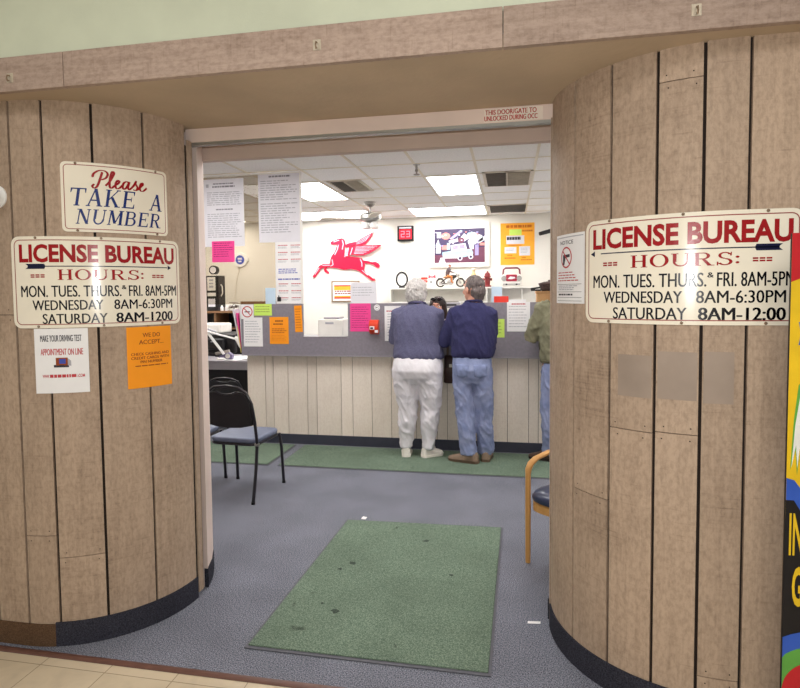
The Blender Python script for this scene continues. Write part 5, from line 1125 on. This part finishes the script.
# wooden armchair
oak = wood('honey_oak', (206,156,92), (166,112,56), .5); navy = mat('navy_vinyl', (48,56,84), .28, .06, 15)
t = thing('wooden_armchair', 'honey oak armchair with a dark blue vinyl seat beside the right jamb', 'chair', (0,0,0), local=True)
def rseat(k): return [(k*.25*math.copysign(abs(math.cos(a))**(2/3.2), math.cos(a)), k*.25*math.copysign(abs(math.sin(a))**(2/3.2), math.sin(a))) for a in [i*2*math.pi/32 for i in range(32)]]
mb = MB()
for z, k in ((.405,.93),(.42,.99),(.445,1.0),(.465,.95),(.478,.8),(.482,.5)): pass
R_ = [(0,.01,z,.25*k,.25*k) for z, k in ((.402,.92),(.415,.99),(.44,1.0),(.462,.95),(.474,.82),(.48,.5),(.481,.1))]
build('seat', MB().rings(R_, 40, 0, 5), navy, t, smooth=60)
build('seat_rail', MB().rings([(0,0,.345,.235,.235),(0,0,.35,.25,.25),(0,0,.395,.25,.25),(0,0,.402,.24,.24)], 40, 0, 5), oak, t, smooth=40)
for sx_ in (-1, 1):
    x = sx_*.248
    build('leg', MB().tube([(x,.225,0),(x,.225,.35),(x,.225,.58)], [(.014,.014),(.016,.016),(.015,.015)], 12), oak, t)
    build('leg', MB().tube([(x*.9,-.3,0),(x*.9,-.245,.4),(x*.9,-.29,.88)], [(.016,.016),(.02,.02),(.016,.016)], 12), oak, t)
    build('armrest', MB().tube([(x,.225,.575),(x,.222,.6),(x,.2,.632),(x,.15,.655),(x*1.0,.02,.668),(x*.98,-.15,.66),(x*.92,-.27,.65)], [(.016,.015),(.018,.016),(.02,.015),(.021,.014),(.021,.014),(.02,.014),(.016,.014)], 12), oak, t)
build('back_rail', MB().tube([(-.22,-.293,.86),(0,-.31,.875),(.22,-.293,.86)], [(.018,.03)]*3, 12), oak, t)
build('backrest', MB().tube([(-.19,-.27,.7),(0,-.285,.7),(.19,-.27,.7)], [(.022,.1)]*3, 16, ref=Vector((0,1,0))), navy, t)
t.location = (.44, 3.455, 0); t.rotation_euler = (0,0,math.radians(143)); t.scale = (1,1,.9)
# ------------------------------------------------------------------ display board at the right edge of the picture
Pd = 2.06
bx = py(787, 440, Pd).x; W_ = .62; ytop = py(793, 233, Pd).z
t = thing('display_board', 'tall printed board in yellow, black and blue standing before the right planks', 'display board', (bx+.3, Pd, 0))
build('board', MB().bb(bx, bx+W_, Pd, Pd+.012, .02, ytop), mat('board_black', (30,28,30), .4), t, smooth=0, bevel=.003)
for x in (bx+.05, bx+W_-.11): build('foot', MB().bb(x, x+.06, Pd-.07, Pd+.09, 0, .025), M['black'], t, smooth=0, bevel=.004)
sf = flatY(bx, ytop, Pd-.001); V = lambda y: ytop-py(793, y, Pd).z
A = Art(sf); yel = mat('print_yellow', (232,192,36), .35); pr = mat('print_red', (196,36,44), .35); pb = mat('print_blue', (52,92,190), .35); pg = mat('print_green', (98,168,72), .35); pk = mat('print_black', (26,24,28), .35); pw = mat('print_white', (236,236,230), .35)
px1 = py(792, 400, Pd).x-py(791, 400, Pd).x
Xp = lambda x: (x-784)*px1
ht = ytop-.03
A.rect(0, 0, W_, V(520), yel, .001); A.rect(0, V(500), W_, ht, pk, .0012)
A.poly([(0,0),(W_,0),(W_,V(262)),(.2,V(270)),(.06,V(274)),(0,V(282))], pr, .0014)
A.text('y', Xp(792.5), V(322), Xp(799), V(345), pb, .03, off=.0018); A.rect(Xp(794), V(283), Xp(797), V(306), pb, .0018); A.rect(Xp(797), V(296), Xp(801), V(300), pb, .0018)
A.poly([(Xp(787.5),V(470)),(Xp(790),V(420)),(Xp(794),V(385)),(Xp(802),V(375)),(Xp(802),V(480)),(Xp(797),V(445)),(Xp(794.5),V(475)),(Xp(792.5),V(450))], pg, .0016)
A.poly([(Xp(788.5),V(468)),(Xp(791.5),V(425)),(Xp(796),V(395)),(Xp(803),V(385)),(Xp(803),V(470)),(Xp(797.5),V(440)),(Xp(794.5),V(468)),(Xp(792.8),V(445))], pw, .002)
A.poly([(0,V(478)),(Xp(792),V(480)),(Xp(800),V(490)),(Xp(815),V(505)),(Xp(815),V(530)),(Xp(800),V(512)),(Xp(792),V(500)),(0,V(500))], pb, .0022)
A.text('IN', Xp(788), V(513), Xp(802), V(555), yel, .02, off=.0026); A.text('G', Xp(792), V(566), Xp(803), V(606), yel, .03, off=.0026)
for r0, m, o in ((.2, pb, .0022), (.15, pg, .0026), (.1, pr, .003)): A.poly([(max(0, .1+r0*math.cos(a)), min(V(690)+.02, V(690)+r0*math.sin(a))) for a in [math.pi+math.pi*i/24 for i in range(25)]], m, o)
A.rect(0, V(690), W_, ht, pk, .0012)
A.build('front_print', t)
# ------------------------------------------------------------------ people (built facing +Y, z up, feet at the origin)
skin = mat('skin', (206,150,128), .5, .05, 30); eye_w = mat('eye_white', (240,238,234), .3, .0); eye_d = mat('eye_iris', (60,48,40), .3); lipm = mat('lip', (176,98,92), .5)
denim = mat('faded_denim', (152,161,194), .85, .14, 9, .25, 160, rgb2=(114,127,166)); 
def V3(*a): return Vector(a)
def person(label, loc, group=None):
    t = thing('person', label, 'person', loc, group); WORLD[t.name] = Vector((0,0,0)); return t
def head(mb, c, yaw, k=1.0):
    """skull, jaw, nose, ears, neck root; c = centre of the head"""
    R = Matrix.Rotation(yaw, 3, 'Z'); q = lambda x, y, z: c + R @ Vector((x*k, y*k, z*k))
    mb.ell(q(0,-.008,.025), (.074*k,.093*k,.092*k), 0, 18, 14, R); mb.ell(q(0,.022,-.045), (.058*k,.068*k,.066*k), 0, 16, 12, R); mb.ell(q(0,.062,-.088), (.026*k,.026*k,.024*k), 0, 12, 10, R)
    mb.tube([q(0,.084,.022), q(0,.102,-.005), q(0,.108,-.026), q(0,.09,-.034)], [.009*k,.012*k,.016*k,.009*k], 10)
    mb.ell(q(0,.082,.042), (.05*k,.014*k,.012*k), 0, 12, 8, R); mb.ell(q(0,.084,-.056), (.026*k,.012*k,.012*k), 0, 12, 8, R)
    for s in (-1, 1):
        mb.ell(q(s*.04,.066,-.02), (.022*k,.02*k,.02*k), 0, 10, 8, R)
        E_ = R @ Matrix.Rotation(s*.3, 3, 'Z'); mb.ell(q(s*.078,-.008,-.008), (.011*k,.02*k,.034*k), 0, 10, 10, E_)
    return q, R
def face(parent, q, R, k=1.0):
    for s in (-1, 1):
        e = build('eye', MB().ell(q(s*.031,.0745,.016), (.0125*k,.0115*k,.0105*k), 0, 12, 10, R), eye_w, parent); build('iris', MB().ell(q(s*.031,.084,.016), (.0055*k,.003*k,.0055*k), 0, 10, 8, R), eye_d, e)
        build('eyebrow', MB().tube([q(s*.014,.0925,.04), q(s*.034,.09,.047), q(s*.054,.078,.04)], [.003*k,.0045*k,.003*k], 8), HAIRM[0], parent)
    build('mouth', MB().tube([q(-.024,.088,-.057), q(0,.098,-.054), q(.024,.088,-.057)], [(.003*k,.003*k),(.004*k,.0065*k),(.003*k,.003*k)], 10), lipm, parent)
HAIRM = [None]
def hand(mb, w, d, n, side, grip=.5):
    """palm and five bent fingers; w wrist point, d pointing direction, n back-of-hand normal"""
    d = d.normalized(); n = (n-d*n.dot(d)).normalized(); a = d.cross(n)*side       # a points towards the thumb
    mb.tube([w-d*.01, w+d*.03, w+d*.075, w+d*.092], [(.024,.017),(.034,.016),(.04,.014),(.036,.011)], 14)
    for i, (o, L) in enumerate(((.029,.072),(.01,.08),(-.01,.075),(-.029,.058))):
        p = w+d*.075+a*o; b = d; pts = [p-d*.02, p]
        for j in range(3):
            ang = grip*(j+1)*.55; v = d*math.cos(ang)-n*math.sin(ang); p = p+v*L*(.45,.32,.23)[j]; pts.append(p)
        mb.tube(pts, [.0095,.0092,.0086,.008,.0066], 8)
    p = w+d*.02+a*.026; v1 = (d*.6+a*.75-n*.25).normalized(); v2 = (d*.9+a*.3-n*.35).normalized()
    mb.tube([p-a*.015, p, p+v1*.036, p+v1*.036+v2*.028, p+v1*.036+v2*.046], [.012,.0135,.0115,.0102,.008], 8)
def arm_pts(sh, el, wr): return [sh, sh.lerp(el, .5), el, el.lerp(wr, .45), wr]
def shoe(t, ankle, yaw, L, m, sole, kind='shoe', laces=None):
    R = Matrix.Rotation(yaw, 3, 'Z'); q = lambda x, y, z: Vector((ankle[0], ankle[1], 0)) + R @ Vector((x, y, z)); f = L/.28
    up_ = MB()
    def ring(y, z0, z1, w): # half-oval section
        return [q(w*math.cos(a), y*f, z0+(z1-z0)*max(0, math.sin(a))**.75) if math.sin(a) > 0 else q(w*math.cos(a), y*f, z0) for a in [i*2*math.pi/18 for i in range(18)]]
    S = [(-.082,.012,.075,.026),(-.07,.01,.098,.036),(-.035,.01,.108,.041),(.01,.01,.106,.042),(.055,.01,.088,.046),(.1,.01,.066,.049),(.14,.01,.055,.046),(.172,.012,.044,.034),(.186,.014,.034,.018)]
    vs = [v for s in S for v in ring(*s)]; n = 18; fs = [(i*n+k, i*n+(k+1) % n, (i+1)*n+(k+1) % n, (i+1)*n+k) for i in range(len(S)-1) for k in range(n)]+[tuple(range(n))[::-1], tuple((len(S)-1)*n+k for k in range(n))]
    up_.add(vs, fs); o = build(kind, up_, m, t, smooth=60)
    P = [(-.088,-.02),(-.07,-.04),(0,-.042),(.06,-.047),(.11,-.052),(.15,-.048),(.178,-.032),(.192,0)]; P = [(x, y) for y, x in P]
    P = P+[(-x, y) for x, y in P[::-1][1:]]
    build('sole', MB().prism([(x*1.04, y*f) for x, y in P], lambda u, v: q(u, v, .024), lambda u, v: q(u*.97, v*.985, 0)), sole, o, smooth=30)
    if laces:
        mb = MB()
        for y in (.035,.055,.075): mb.tube([q(-.022,y*f,.1-.35*(y-.03)), q(0,y*f,.104-.35*(y-.03)), q(.022,y*f,.1-.35*(y-.03))], .0035, 6)
        build('laces', mb, laces, o)
def legs(mb, hipL, hipR, knL, knR, anL, anR, r):
    for h, k, a in ((hipL, knL, anL), (hipR, knR, anR)):
        mb.tube([h+V3(0,0,.04), h, h.lerp(k,.5), k, k.lerp(a,.35)+V3(0,-.012,0), a.lerp(k,.25), a], [r[0],r[0],r[1],r[2],r[3],r[4],r[5]], 18, ref=V3(0,1,0))
# -------- white-haired woman
def nbody(t, c, yaw, neck, torso, arms, leg, hands, k=1.0, hips=None):
    """the whole body as one skin"""
    mb = MB(); q, R = head(mb, c, yaw, k); mb.tube([neck[0], neck[1], c+V3(0,0,-.03)], [.066,.056,.054], 16); mb.rings(torso, 20)
    for sh, el, wr, side, d, n in arms:
        mb.tube(arm_pts(sh, el, wr), [.052,.046,.038,.034,.024], 12); hand(mb, wr, d, n, side, hands)
    for h, kn, an in leg:
        mb.tube([h+V3(0,0,.05), h, h.lerp(kn,.5), kn, kn.lerp(an,.35)+V3(0,-.012,0), an, V3(an.x,an.y,.05)], [.085,.085,.072,.055,.05,.035,.035], 14); mb.tube([V3(an.x,an.y-.03,.045), V3(an.x,an.y,.05), V3(an.x,an.y+.03,.045)], [.026,.03,.026], 10)
    o = fuse('body', mb, skin, t, .0065, 4, .5); return q, R, o
t = person('white-haired person seen from behind in a grey-blue sweater and white trousers at the counter', (-.85, 5.5, .011), 'customers at the counter')
hc = V3(-.005, .085, 1.545); yaw = -.35
aL = (V3(-.165,.05,1.335), V3(-.225,.075,1.095), V3(-.06,.285,1.165)); aR = (V3(.175,.05,1.335), V3(.205,.125,1.095), V3(.08,.30,1.165))
lgL = (V3(-.1,-.01,.82), V3(-.085,.0,.45), V3(-.105,.0,.09)); lgR = (V3(.115,-.01,.82), V3(.13,.0,.45), V3(.105,-.01,.09))
torso = [(.01,-.01,.76,.17,.12),(.01,-.01,.86,.19,.13),(.01,0,.98,.17,.115),(.01,.015,1.12,.175,.115),(.005,.03,1.28,.185,.105),(.005,.04,1.36,.15,.08),(.005,.05,1.42,.06,.055)]
q, R, bd = nbody(t, hc, yaw, (V3(.005,.045,1.38), V3(.005,.06,1.44)), torso, [(aL[0],aL[1],aL[2],1,V3(.5,.8,-.1),V3(0,0,1)), (aR[0],aR[1],aR[2],-1,V3(-.3,.9,-.1),V3(0,0,1))], [lgL, lgR], .5)
HAIRM[0] = mat('white_hair', (198,194,192), .75, .12, 60, .6, 90, (1,1,.35)); face(t, q, R)
sw = MB(); sw.rings([(.02,-.012,.925,.232,.165),(.02,-.01,.95,.244,.176),(.018,-.008,1.0,.238,.168),(.012,.0,1.06,.225,.152),(.008,.012,1.18,.22,.142),(.006,.025,1.28,.218,.132),(.005,.035,1.345,.195,.116),(.003,.043,1.395,.142,.096),(.002,.05,1.428,.098,.082),(.002,.054,1.44,.082,.075)], 28, 0, 2.25)
for a, s in ((aL, -1), (aR, 1)): sw.tube([a[0]+V3(-s*.05,0,.005), a[0], a[0].lerp(a[1],.5), a[1], a[1].lerp(a[2],.5), a[1].lerp(a[2],.93)], [(.075,.085),(.078,.084),(.072,.075),(.066,.066),(.054,.054),(.042,.042)], 16)
fuse('sweater', sw, mat('heather_sweater', (98,98,126), .92, .12, 140, .35, 240, rgb2=(76,76,104)), t, .0105, 5, .5, .011, 7.5, .55)
build('collar', MB().tube([V3(.002+.076*math.cos(a), .056+.072*math.sin(a), 1.440-.012*math.sin(a)) for a in [i*2*math.pi/20 for i in range(20)]], .013, 8, closed=True), mat('sweater_collar', (84,82,112), .9, .1, 100), t)
tr = MB(); tr.rings([(.015,-.02,.70,.17,.12),(.015,-.025,.755,.226,.158),(.015,-.03,.82,.238,.178),(.015,-.027,.88,.233,.172),(.018,-.02,.935,.225,.16),(.018,-.012,.985,.2,.14)], 28, 0, 2.3)
legs(tr, lgL[0]+V3(-.008,-.02,-.03), lgR[0]+V3(.008,-.02,-.03), lgL[1], lgR[1], lgL[2]+V3(0,0,-.01), lgR[2]+V3(0,0,-.01), [(.125,.14),(.112,.125),(.092,.1),(.085,.09),(.068,.076),(.06,.072)])
fuse('trousers', tr, mat('white_trousers', (228,226,232), .85, .05, 8, .12, 120), t, .0105, 4, .5, .014, 7, .8, z_calm=.74)
hb_ = MB(); rr = random.Random(5)
for (x,y,z,r) in ((0,-.012,.035,.102),): hb_.ell(q(x,y,z), (.094,.106,.1), 0, 18, 14, R)
hb_.ell(q(0,-.052,-.02), (.084,.072,.092), 0, 16, 12, R); hb_.ell(q(0,-.05,-.075), (.07,.05,.045), 0, 14, 10, R)
for s in (-1, 1): hb_.ell(q(s*.07,-.02,-.015), (.03,.055,.07), 0, 12, 10, R)
hb_.ell(q(.0,.055,.085), (.066,.036,.032), 0, 12, 10, R)
fuse('hair', hb_, HAIRM[0], t, .0065, 2, .5, .013, 34, .6)
ws = mat('white_leather', (226,222,214), .5, .04, 20); wsole = mat('white_sole', (238,234,226), .6)
shoe(t, (-.105,.0), .12, .235, ws, wsole, 'shoe', wsole); shoe(t, (.108,-.01), -.85, .235, ws, wsole, 'shoe', wsole)
# handbag hanging from her arm
t = thing('handbag', 'dark brown handbag hanging between the two customers', 'bag', (-.54, 5.645, .69)); bx, by, bz0 = -.54, 5.645, .69
lea = mat('brown_leather', (66,44,38), .45, .15, 14, .2, 60)
build('body', MB().rings([(bx,by,bz0,.062,.04),(bx,by,bz0+.012,.072,.05),(bx,by,bz0+.12,.07,.048),(bx,by,bz0+.24,.062,.035),(bx,by,bz0+.262,.055,.02)], 24, 0, 3.5), lea, t, smooth=50)
build('flap', MB().rings([(bx,by-.004,bz0+.15,.066,.05),(bx,by-.002,bz0+.255,.066,.042),(bx,by,bz0+.268,.058,.026)], 24, 0, 3.5), mat('flap_leather', (54,36,34), .4, .1, 14), t, smooth=50)
build('buckle', MB().bb(bx-.014, bx+.014, by-.058, by-.05, bz0+.155, bz0+.185), M['chrome'], t, smooth=0, bevel=.002)
st = mat('strap_leather', (92,70,56), .5)
for dx in (-.035, .03): build('strap', MB().tube([V3(bx+dx,by,bz0+.25), V3(bx+dx*.9,by,bz0+.36), V3(bx+dx*.6-.006,by,bz0+.45), V3(bx-.012,by-.0,bz0+.505)], [(.0035,.011)]*4, 8, ref=V3(1,0,0)), st, t)
# -------- man in navy
t = person('grey-haired person seen from behind in a navy sweater and faded jeans at the counter', (-.32, 5.42, .011), 'customers at the counter')
hc = V3(.005, .055, 1.563); yaw = .75
aL = (V3(-.15,.015,1.345), V3(-.268,.03,1.085), V3(-.19,.335,1.175)); aR = (V3(.155,.015,1.345), V3(.16,.1,1.09), V3(-.02,.235,1.15))
lgL = (V3(-.095,.0,.84), V3(-.075,-.02,.46), V3(-.04,-.06,.09)); lgR = (V3(.085,.0,.84), V3(.092,.02,.46), V3(.115,.05,.09))
torso = [(-.005,0,.8,.155,.105),(-.005,0,.9,.155,.105),(.0,0,1.02,.155,.105),(.005,.005,1.2,.17,.11),(.008,.01,1.32,.17,.1),(.01,.015,1.38,.13,.075),(.01,.025,1.44,.06,.055)]
q, R, bd = nbody(t, hc, yaw, (V3(.01,.02,1.40), V3(.01,.035,1.47)), torso, [(aL[0],aL[1],aL[2],1,V3(.35,.9,-.1),V3(0,0,1)), (aR[0],aR[1],aR[2],-1,V3(-.85,.4,.0),V3(0,0,1))], [lgL, lgR], .5, 1.1)
HAIRM[0] = mat('grey_hair', (118,108,106), .7, .3, 70, .6, 90, (1,1,.35), rgb2=(76,68,68)); face(t, q, R)
sw = MB(); sw.rings([(-.003,-.005,.955,.188,.132),(-.003,-.005,.985,.197,.14),(.002,-.003,1.03,.2,.142),(.006,.0,1.1,.201,.14),(.006,.006,1.2,.2,.136),(.005,.012,1.29,.196,.126),(.005,.016,1.355,.182,.11),(.005,.02,1.40,.14,.092),(.006,.026,1.438,.094,.078),(.006,.03,1.452,.078,.072)], 28, 0, 2.35)
for a, s in ((aL, -1), (aR, 1)): sw.tube([a[0]+V3(-s*.05,0,.005), a[0], a[0].lerp(a[1],.5), a[1], a[1].lerp(a[2],.5), a[1].lerp(a[2],.93)], [(.075,.08),(.076,.08),(.07,.072),(.064,.064),(.05,.05),(.04,.04)], 16)
navy_k = mat('navy_sweater', (50,50,92), .92, .1, 140, .3, 240, rgb2=(38,38,74))
fuse('sweater', sw, navy_k, t, .0105, 5, .5, .011, 7.5, .6)
build('collar', MB().tube([V3(.006+.074*math.cos(a), .03+.07*math.sin(a), 1.452-.012*math.sin(a)) for a in [i*2*math.pi/20 for i in range(20)]], .011, 8, closed=True), navy_k, t)
tr = MB(); tr.rings([(-.008,-.01,.73,.14,.11),(-.008,-.015,.78,.17,.135),(-.008,-.018,.85,.178,.142),(-.008,-.012,.91,.176,.134),(-.008,-.008,.955,.174,.128),(-.008,-.006,.985,.168,.122)], 28, 0, 2.4)
legs(tr, lgL[0]+V3(0,-.01,-.03), lgR[0]+V3(0,-.01,-.03), lgL[1], lgR[1], lgL[2]+V3(.005,0,-.025), lgR[2]+V3(0,0,-.025), [(.094,.115),(.092,.106),(.086,.095),(.08,.088),(.074,.08),(.072,.08)])
jn = fuse('jeans', tr, denim, t, .0105, 3, .5, .014, 8, .8, z_calm=.74)
pk_ = mat('denim_pocket', (130,142,180), .85, .1, 30)
for s in (-1, 1):
    cx0 = -.008+s*.082; g = MB(); N = 8
    for j in range(N+1):
        for i in range(N+1):
            f = j/N; wd = .062-.008*f; u = (i/N-.5)*2*wd; v = .045-.105*f-(.02*(1-abs(i/N-.5)*2) if j == N else 0)
            g.v.append(V3(cx0+u, -.3, .855+v))
    for j in range(N):
        for i in range(N): g.f.append([j*(N+1)+i, j*(N+1)+i+1, (j+1)*(N+1)+i+1, (j+1)*(N+1)+i]); g.m.append(0); g.pl.append(.5)
    po = build('pocket', g, pk_, t, smooth=60); md = po.modifiers.new('wrap', 'SHRINKWRAP'); md.target = jn; md.wrap_method = 'PROJECT'; md.use_project_y = True; md.use_positive_direction = True; md.use_negative_direction = False; md.offset = .003
    so = po.modifiers.new('thick', 'SOLIDIFY'); so.thickness = .002
hb_ = MB(); hb_.ell(q(0,-.016,.042), (.083,.1,.086), 0, 18, 14, R); hb_.ell(q(0,-.055,-.015), (.072,.062,.08), 0, 16, 12, R); hb_.ell(q(0,-.064,-.06), (.056,.036,.04), 0, 14, 10, R)
for s in (-1, 1): hb_.ell(q(s*.068,-.008,.02), (.014,.034,.04), 0, 12, 10, R)
fuse('hair', hb_, HAIRM[0], t, .0065, 2, .5, .008, 30, .5)
bt = mat('tan_boot_leather', (136,116,98), .6, .1, 20); bs = mat('boot_sole', (96,78,64), .7); lc = mat('boot_lace', (90,72,58), .8)
shoe(t, (-.035,-.06), 1.25, .30, bt, bs, 'boot', lc); shoe(t, (.115,.045), -.08, .28, bt, bs, 'boot', lc)
# -------- person in olive at the right
t = person('person in an olive jacket and blue jeans half hidden behind the right planks', (.48, 5.50, .011), 'customers at the counter')
hc = V3(.0, .05, 1.62); yaw = .3
aL = (V3(-.175,.02,1.38), V3(-.275,.04,1.12), V3(-.19,.165,1.2)); aR = (V3(.185,.02,1.38), V3(.25,.06,1.12), V3(.12,.165,1.18))
lgL = (V3(-.1,.0,.86), V3(-.115,.0,.47), V3(-.11,.03,.09)); lgR = (V3(.1,.0,.86), V3(.1,.0,.47), V3(.11,-.02,.09))
torso = [(0,0,.8,.155,.105),(0,0,1.0,.155,.105),(.0,.005,1.2,.17,.11),(0,.01,1.34,.17,.1),(0,.015,1.41,.13,.075),(0,.025,1.47,.06,.055)]
q, R, bd = nbody(t, hc, yaw, (V3(0,.02,1.43), V3(0,.035,1.5)), torso, [(aL[0],aL[1],aL[2],1,V3(.8,.1,.1),V3(0,-.2,1)), (aR[0],aR[1],aR[2],-1,V3(-.8,.1,.1),V3(0,-.2,1))], [lgL, lgR], .6, 1.03)
HAIRM[0] = mat('brown_hair', (84,64,50), .7, .2, 70, .5, 90, (1,1,.35)); face(t, q, R)
sw = MB(); sw.rings([(0,-.005,.915,.205,.145),(0,-.005,.95,.212,.152),(0,-.003,1.02,.208,.15),(0,.002,1.15,.21,.146),(0,.008,1.28,.214,.138),(0,.014,1.37,.19,.114),(0,.02,1.43,.12,.086),(0,.026,1.48,.074,.072),(0,.03,1.505,.07,.068)], 28, 0, 2.35)
for a, s in ((aL, -1), (aR, 1)): sw.tube([a[0]+V3(-s*.05,0,.005), a[0], a[0].lerp(a[1],.5), a[1], a[1].lerp(a[2],.5), a[1].lerp(a[2],.9)], [(.08,.084),(.082,.084),(.078,.078),(.072,.072),(.058,.058),(.046,.046)], 16)
fuse('jacket', sw, mat('olive_jacket', (126,124,100), .85, .12, 16, .2, 120, rgb2=(98,96,76)), t, .0105, 4, .5, .014, 9, .7)
build('hem_band', MB().rings([(0,-.005,.905,.2,.14),(0,-.005,.925,.212,.152),(0,-.005,.945,.2,.14)], 28, 0, 2.35), mat('olive_hem', (104,100,78), .85), t, smooth=50)
tr = MB(); tr.rings([(0,-.01,.74,.14,.11),(0,-.015,.79,.17,.135),(0,-.018,.86,.178,.142),(0,-.012,.92,.18,.135),(0,-.008,.97,.176,.13)], 28, 0, 2.4)
legs(tr, lgL[0]+V3(0,-.01,-.03), lgR[0]+V3(0,-.01,-.03), lgL[1], lgR[1], lgL[2]+V3(0,0,-.025), lgR[2]+V3(0,0,-.025), [(.094,.115),(.092,.106),(.086,.095),(.08,.088),(.074,.08),(.076,.084)])
fuse('jeans', tr, denim, t, .0105, 3, .5, .013, 8, .8)
hb_ = MB(); hb_.ell(q(0,-.016,.042), (.083,.1,.086), 0, 18, 14, R); hb_.ell(q(0,-.055,-.015), (.072,.062,.08), 0, 16, 12, R); fuse('hair', hb_, HAIRM[0], t, .0065, 2, .5, .008, 30, .5)
dk = mat('dark_brown_leather', (72,52,44), .5, .1, 20); dsl = mat('dark_sole', (44,36,34), .7)
shoe(t, (-.125,.035), 1.2, .28, dk, dsl, 'shoe', dsl); shoe(t, (.11,-.02), -.1, .28, dk, dsl, 'shoe', dsl)
# -------- clerk behind the counter (built facing +Y, then turned round)
t = person('dark-haired person behind the counter with sunglasses pushed up on the head', (-.765, 6.55, 0))
hc = V3(0, .04, 1.385); yaw = -.15; 
aL = (V3(-.16,.02,1.17), V3(-.2,.09,.95), V3(-.12,.24,1.12)); aR = (V3(.16,.02,1.17), V3(.2,.09,.95), V3(.12,.24,1.12))
lgL = (V3(-.08,.0,.72), V3(-.08,.0,.4), V3(-.09,.0,.08)); lgR = (V3(.08,.0,.72), V3(.08,.0,.4), V3(.09,.0,.08))
torso = [(0,0,.68,.15,.1),(0,0,.86,.14,.095),(.0,.005,1.0,.15,.1),(0,.01,1.14,.155,.09),(0,.015,1.19,.12,.07),(0,.022,1.24,.055,.05)]
q, R, bd = nbody(t, hc, yaw, (V3(0,.02,1.2), V3(0,.03,1.27)), torso, [(aL[0],aL[1],aL[2],1,V3(.4,.9,0),V3(0,0,1)), (aR[0],aR[1],aR[2],-1,V3(-.4,.9,0),V3(0,0,1))], [lgL, lgR], .5, .95)
HAIRM[0] = mat('dark_hair', (46,32,28), .5, .2, 60, .4, 90, (1,1,.3)); face(t, q, R, .95)
sw = MB(); sw.rings([(0,0,.84,.165,.125),(0,0,.95,.168,.125),(0,.005,1.06,.176,.128),(0,.01,1.15,.17,.11),(0,.014,1.2,.13,.085),(0,.022,1.235,.075,.066)], 26, 0, 2.3)
for a, s in ((aL, -1), (aR, 1)): sw.tube([a[0]+V3(-s*.05,0,.005), a[0], a[0].lerp(a[1],.5), a[1], a[1].lerp(a[2],.5), a[1].lerp(a[2],.9)], [.062,.062,.056,.05,.042,.034], 14)
fuse('blouse', sw, mat('cream_blouse', (222,212,196), .8, .05, 10), t, .0105, 4, .5, .008, 8, .7)
tr = MB(); tr.rings([(0,-.01,.6,.12,.1),(0,-.01,.68,.16,.13),(0,-.01,.76,.165,.13),(0,-.005,.86,.15,.11)], 26); legs(tr, lgL[0]+V3(0,0,-.03), lgR[0]+V3(0,0,-.03), lgL[1], lgR[1], lgL[2], lgR[2], [(.09,.1),(.08,.09),(.066,.07),(.06,.065),(.055,.06),(.055,.06)])
fuse('trousers', tr, mat('dark_slacks', (50,50,58), .85), t, .0105, 3, .5, .006, 8, .7)
hb_ = MB(); hb_.ell(q(0,-.022,.04), (.088,.098,.088), 0, 18, 14, R); hb_.ell(q(0,-.06,-.06), (.082,.05,.11), 0, 16, 12, R)
for s in (-1, 1): hb_.tube([q(s*.074,.01,.05), q(s*.088,.0,-.03), q(s*.086,-.02,-.13)], [.022,.024,.016], 10)
fuse('hair', hb_, HAIRM[0], t, .0065, 2, .5, .007, 26, .3)
for s in (-1, 1): shoe(t, (s*.09,0), -s*.1, .23, dk, dsl, 'shoe')
t.rotation_euler = (0,0,math.pi)
sg = thing('sunglasses', 'dark sunglasses resting on the hair of the person behind the counter', 'sunglasses', (-.765, 6.55, 1.4)); WORLD[sg.name] = V3(0,0,1.4); sg.rotation_euler = (0,0,math.pi)
dl = mat('sunglass_lens', (28,24,30), .15); 
for s in (-1, 1):
    mb = MB(); mb.ell(q(s*.036,.072,.098), (.03,.012,.022), 0, 14, 10, R @ Matrix.Rotation(-.7, 3, 'X')); build('lens', mb, dl, sg)
    build('temple', MB().tube([q(s*.066,.066,.1), q(s*.092,.0,.06), q(s*.092,-.05,.03)], .004, 8), dl, sg)
build('bridge', MB().tube([q(-.012,.078,.104), q(.012,.078,.104)], .005, 8), dl, sg)
# ------------------------------------------------------------------ light
w = bpy.data.worlds.new('world'); SC.world = w; w.use_nodes = True
w.node_tree.nodes['Background'].inputs['Color'].default_value = (1,.97,.95, 1); w.node_tree.nodes['Background'].inputs['Strength'].default_value = .25
def area(name, loc, size, power, col=(1,.96,.93), rot=(0,0,0)):
    l = bpy.data.lights.new(name, 'AREA'); l.shape = 'RECTANGLE'; l.size, l.size_y = size; l.energy = power; l.color = col
    o = bpy.data.objects.new(name, l); COL.objects.link(o); o.location = loc; o.rotation_euler = rot; return o
# mall ceiling lamps (behind and above the photographer)
area('mall_lamp', (-2.2, -.4, 3.55), (1.2, 1.2), 36)
area('mall_lamp', (1.4, -.4, 3.55), (1.2, 1.2), 36)
area('mall_lamp', (-.4, -2.6, 3.55), (2.4, 1.2), 54)
# camera flash just above the lens
l = bpy.data.lights.new('flash', 'AREA'); l.shape = 'RECTANGLE'; l.size, l.size_y = .06, .04; l.energy = 25; o = bpy.data.objects.new('flash', l); COL.objects.link(o); o.location = (0, -.02, H+.12); o.rotation_euler = (math.pi/2-.05, 0, YAW)
vs = SC.view_settings; vs.view_transform = 'Standard'; vs.look = 'None'; vs.gamma = 1; vs.use_curve_mapping = False; vs.exposure = 0.0
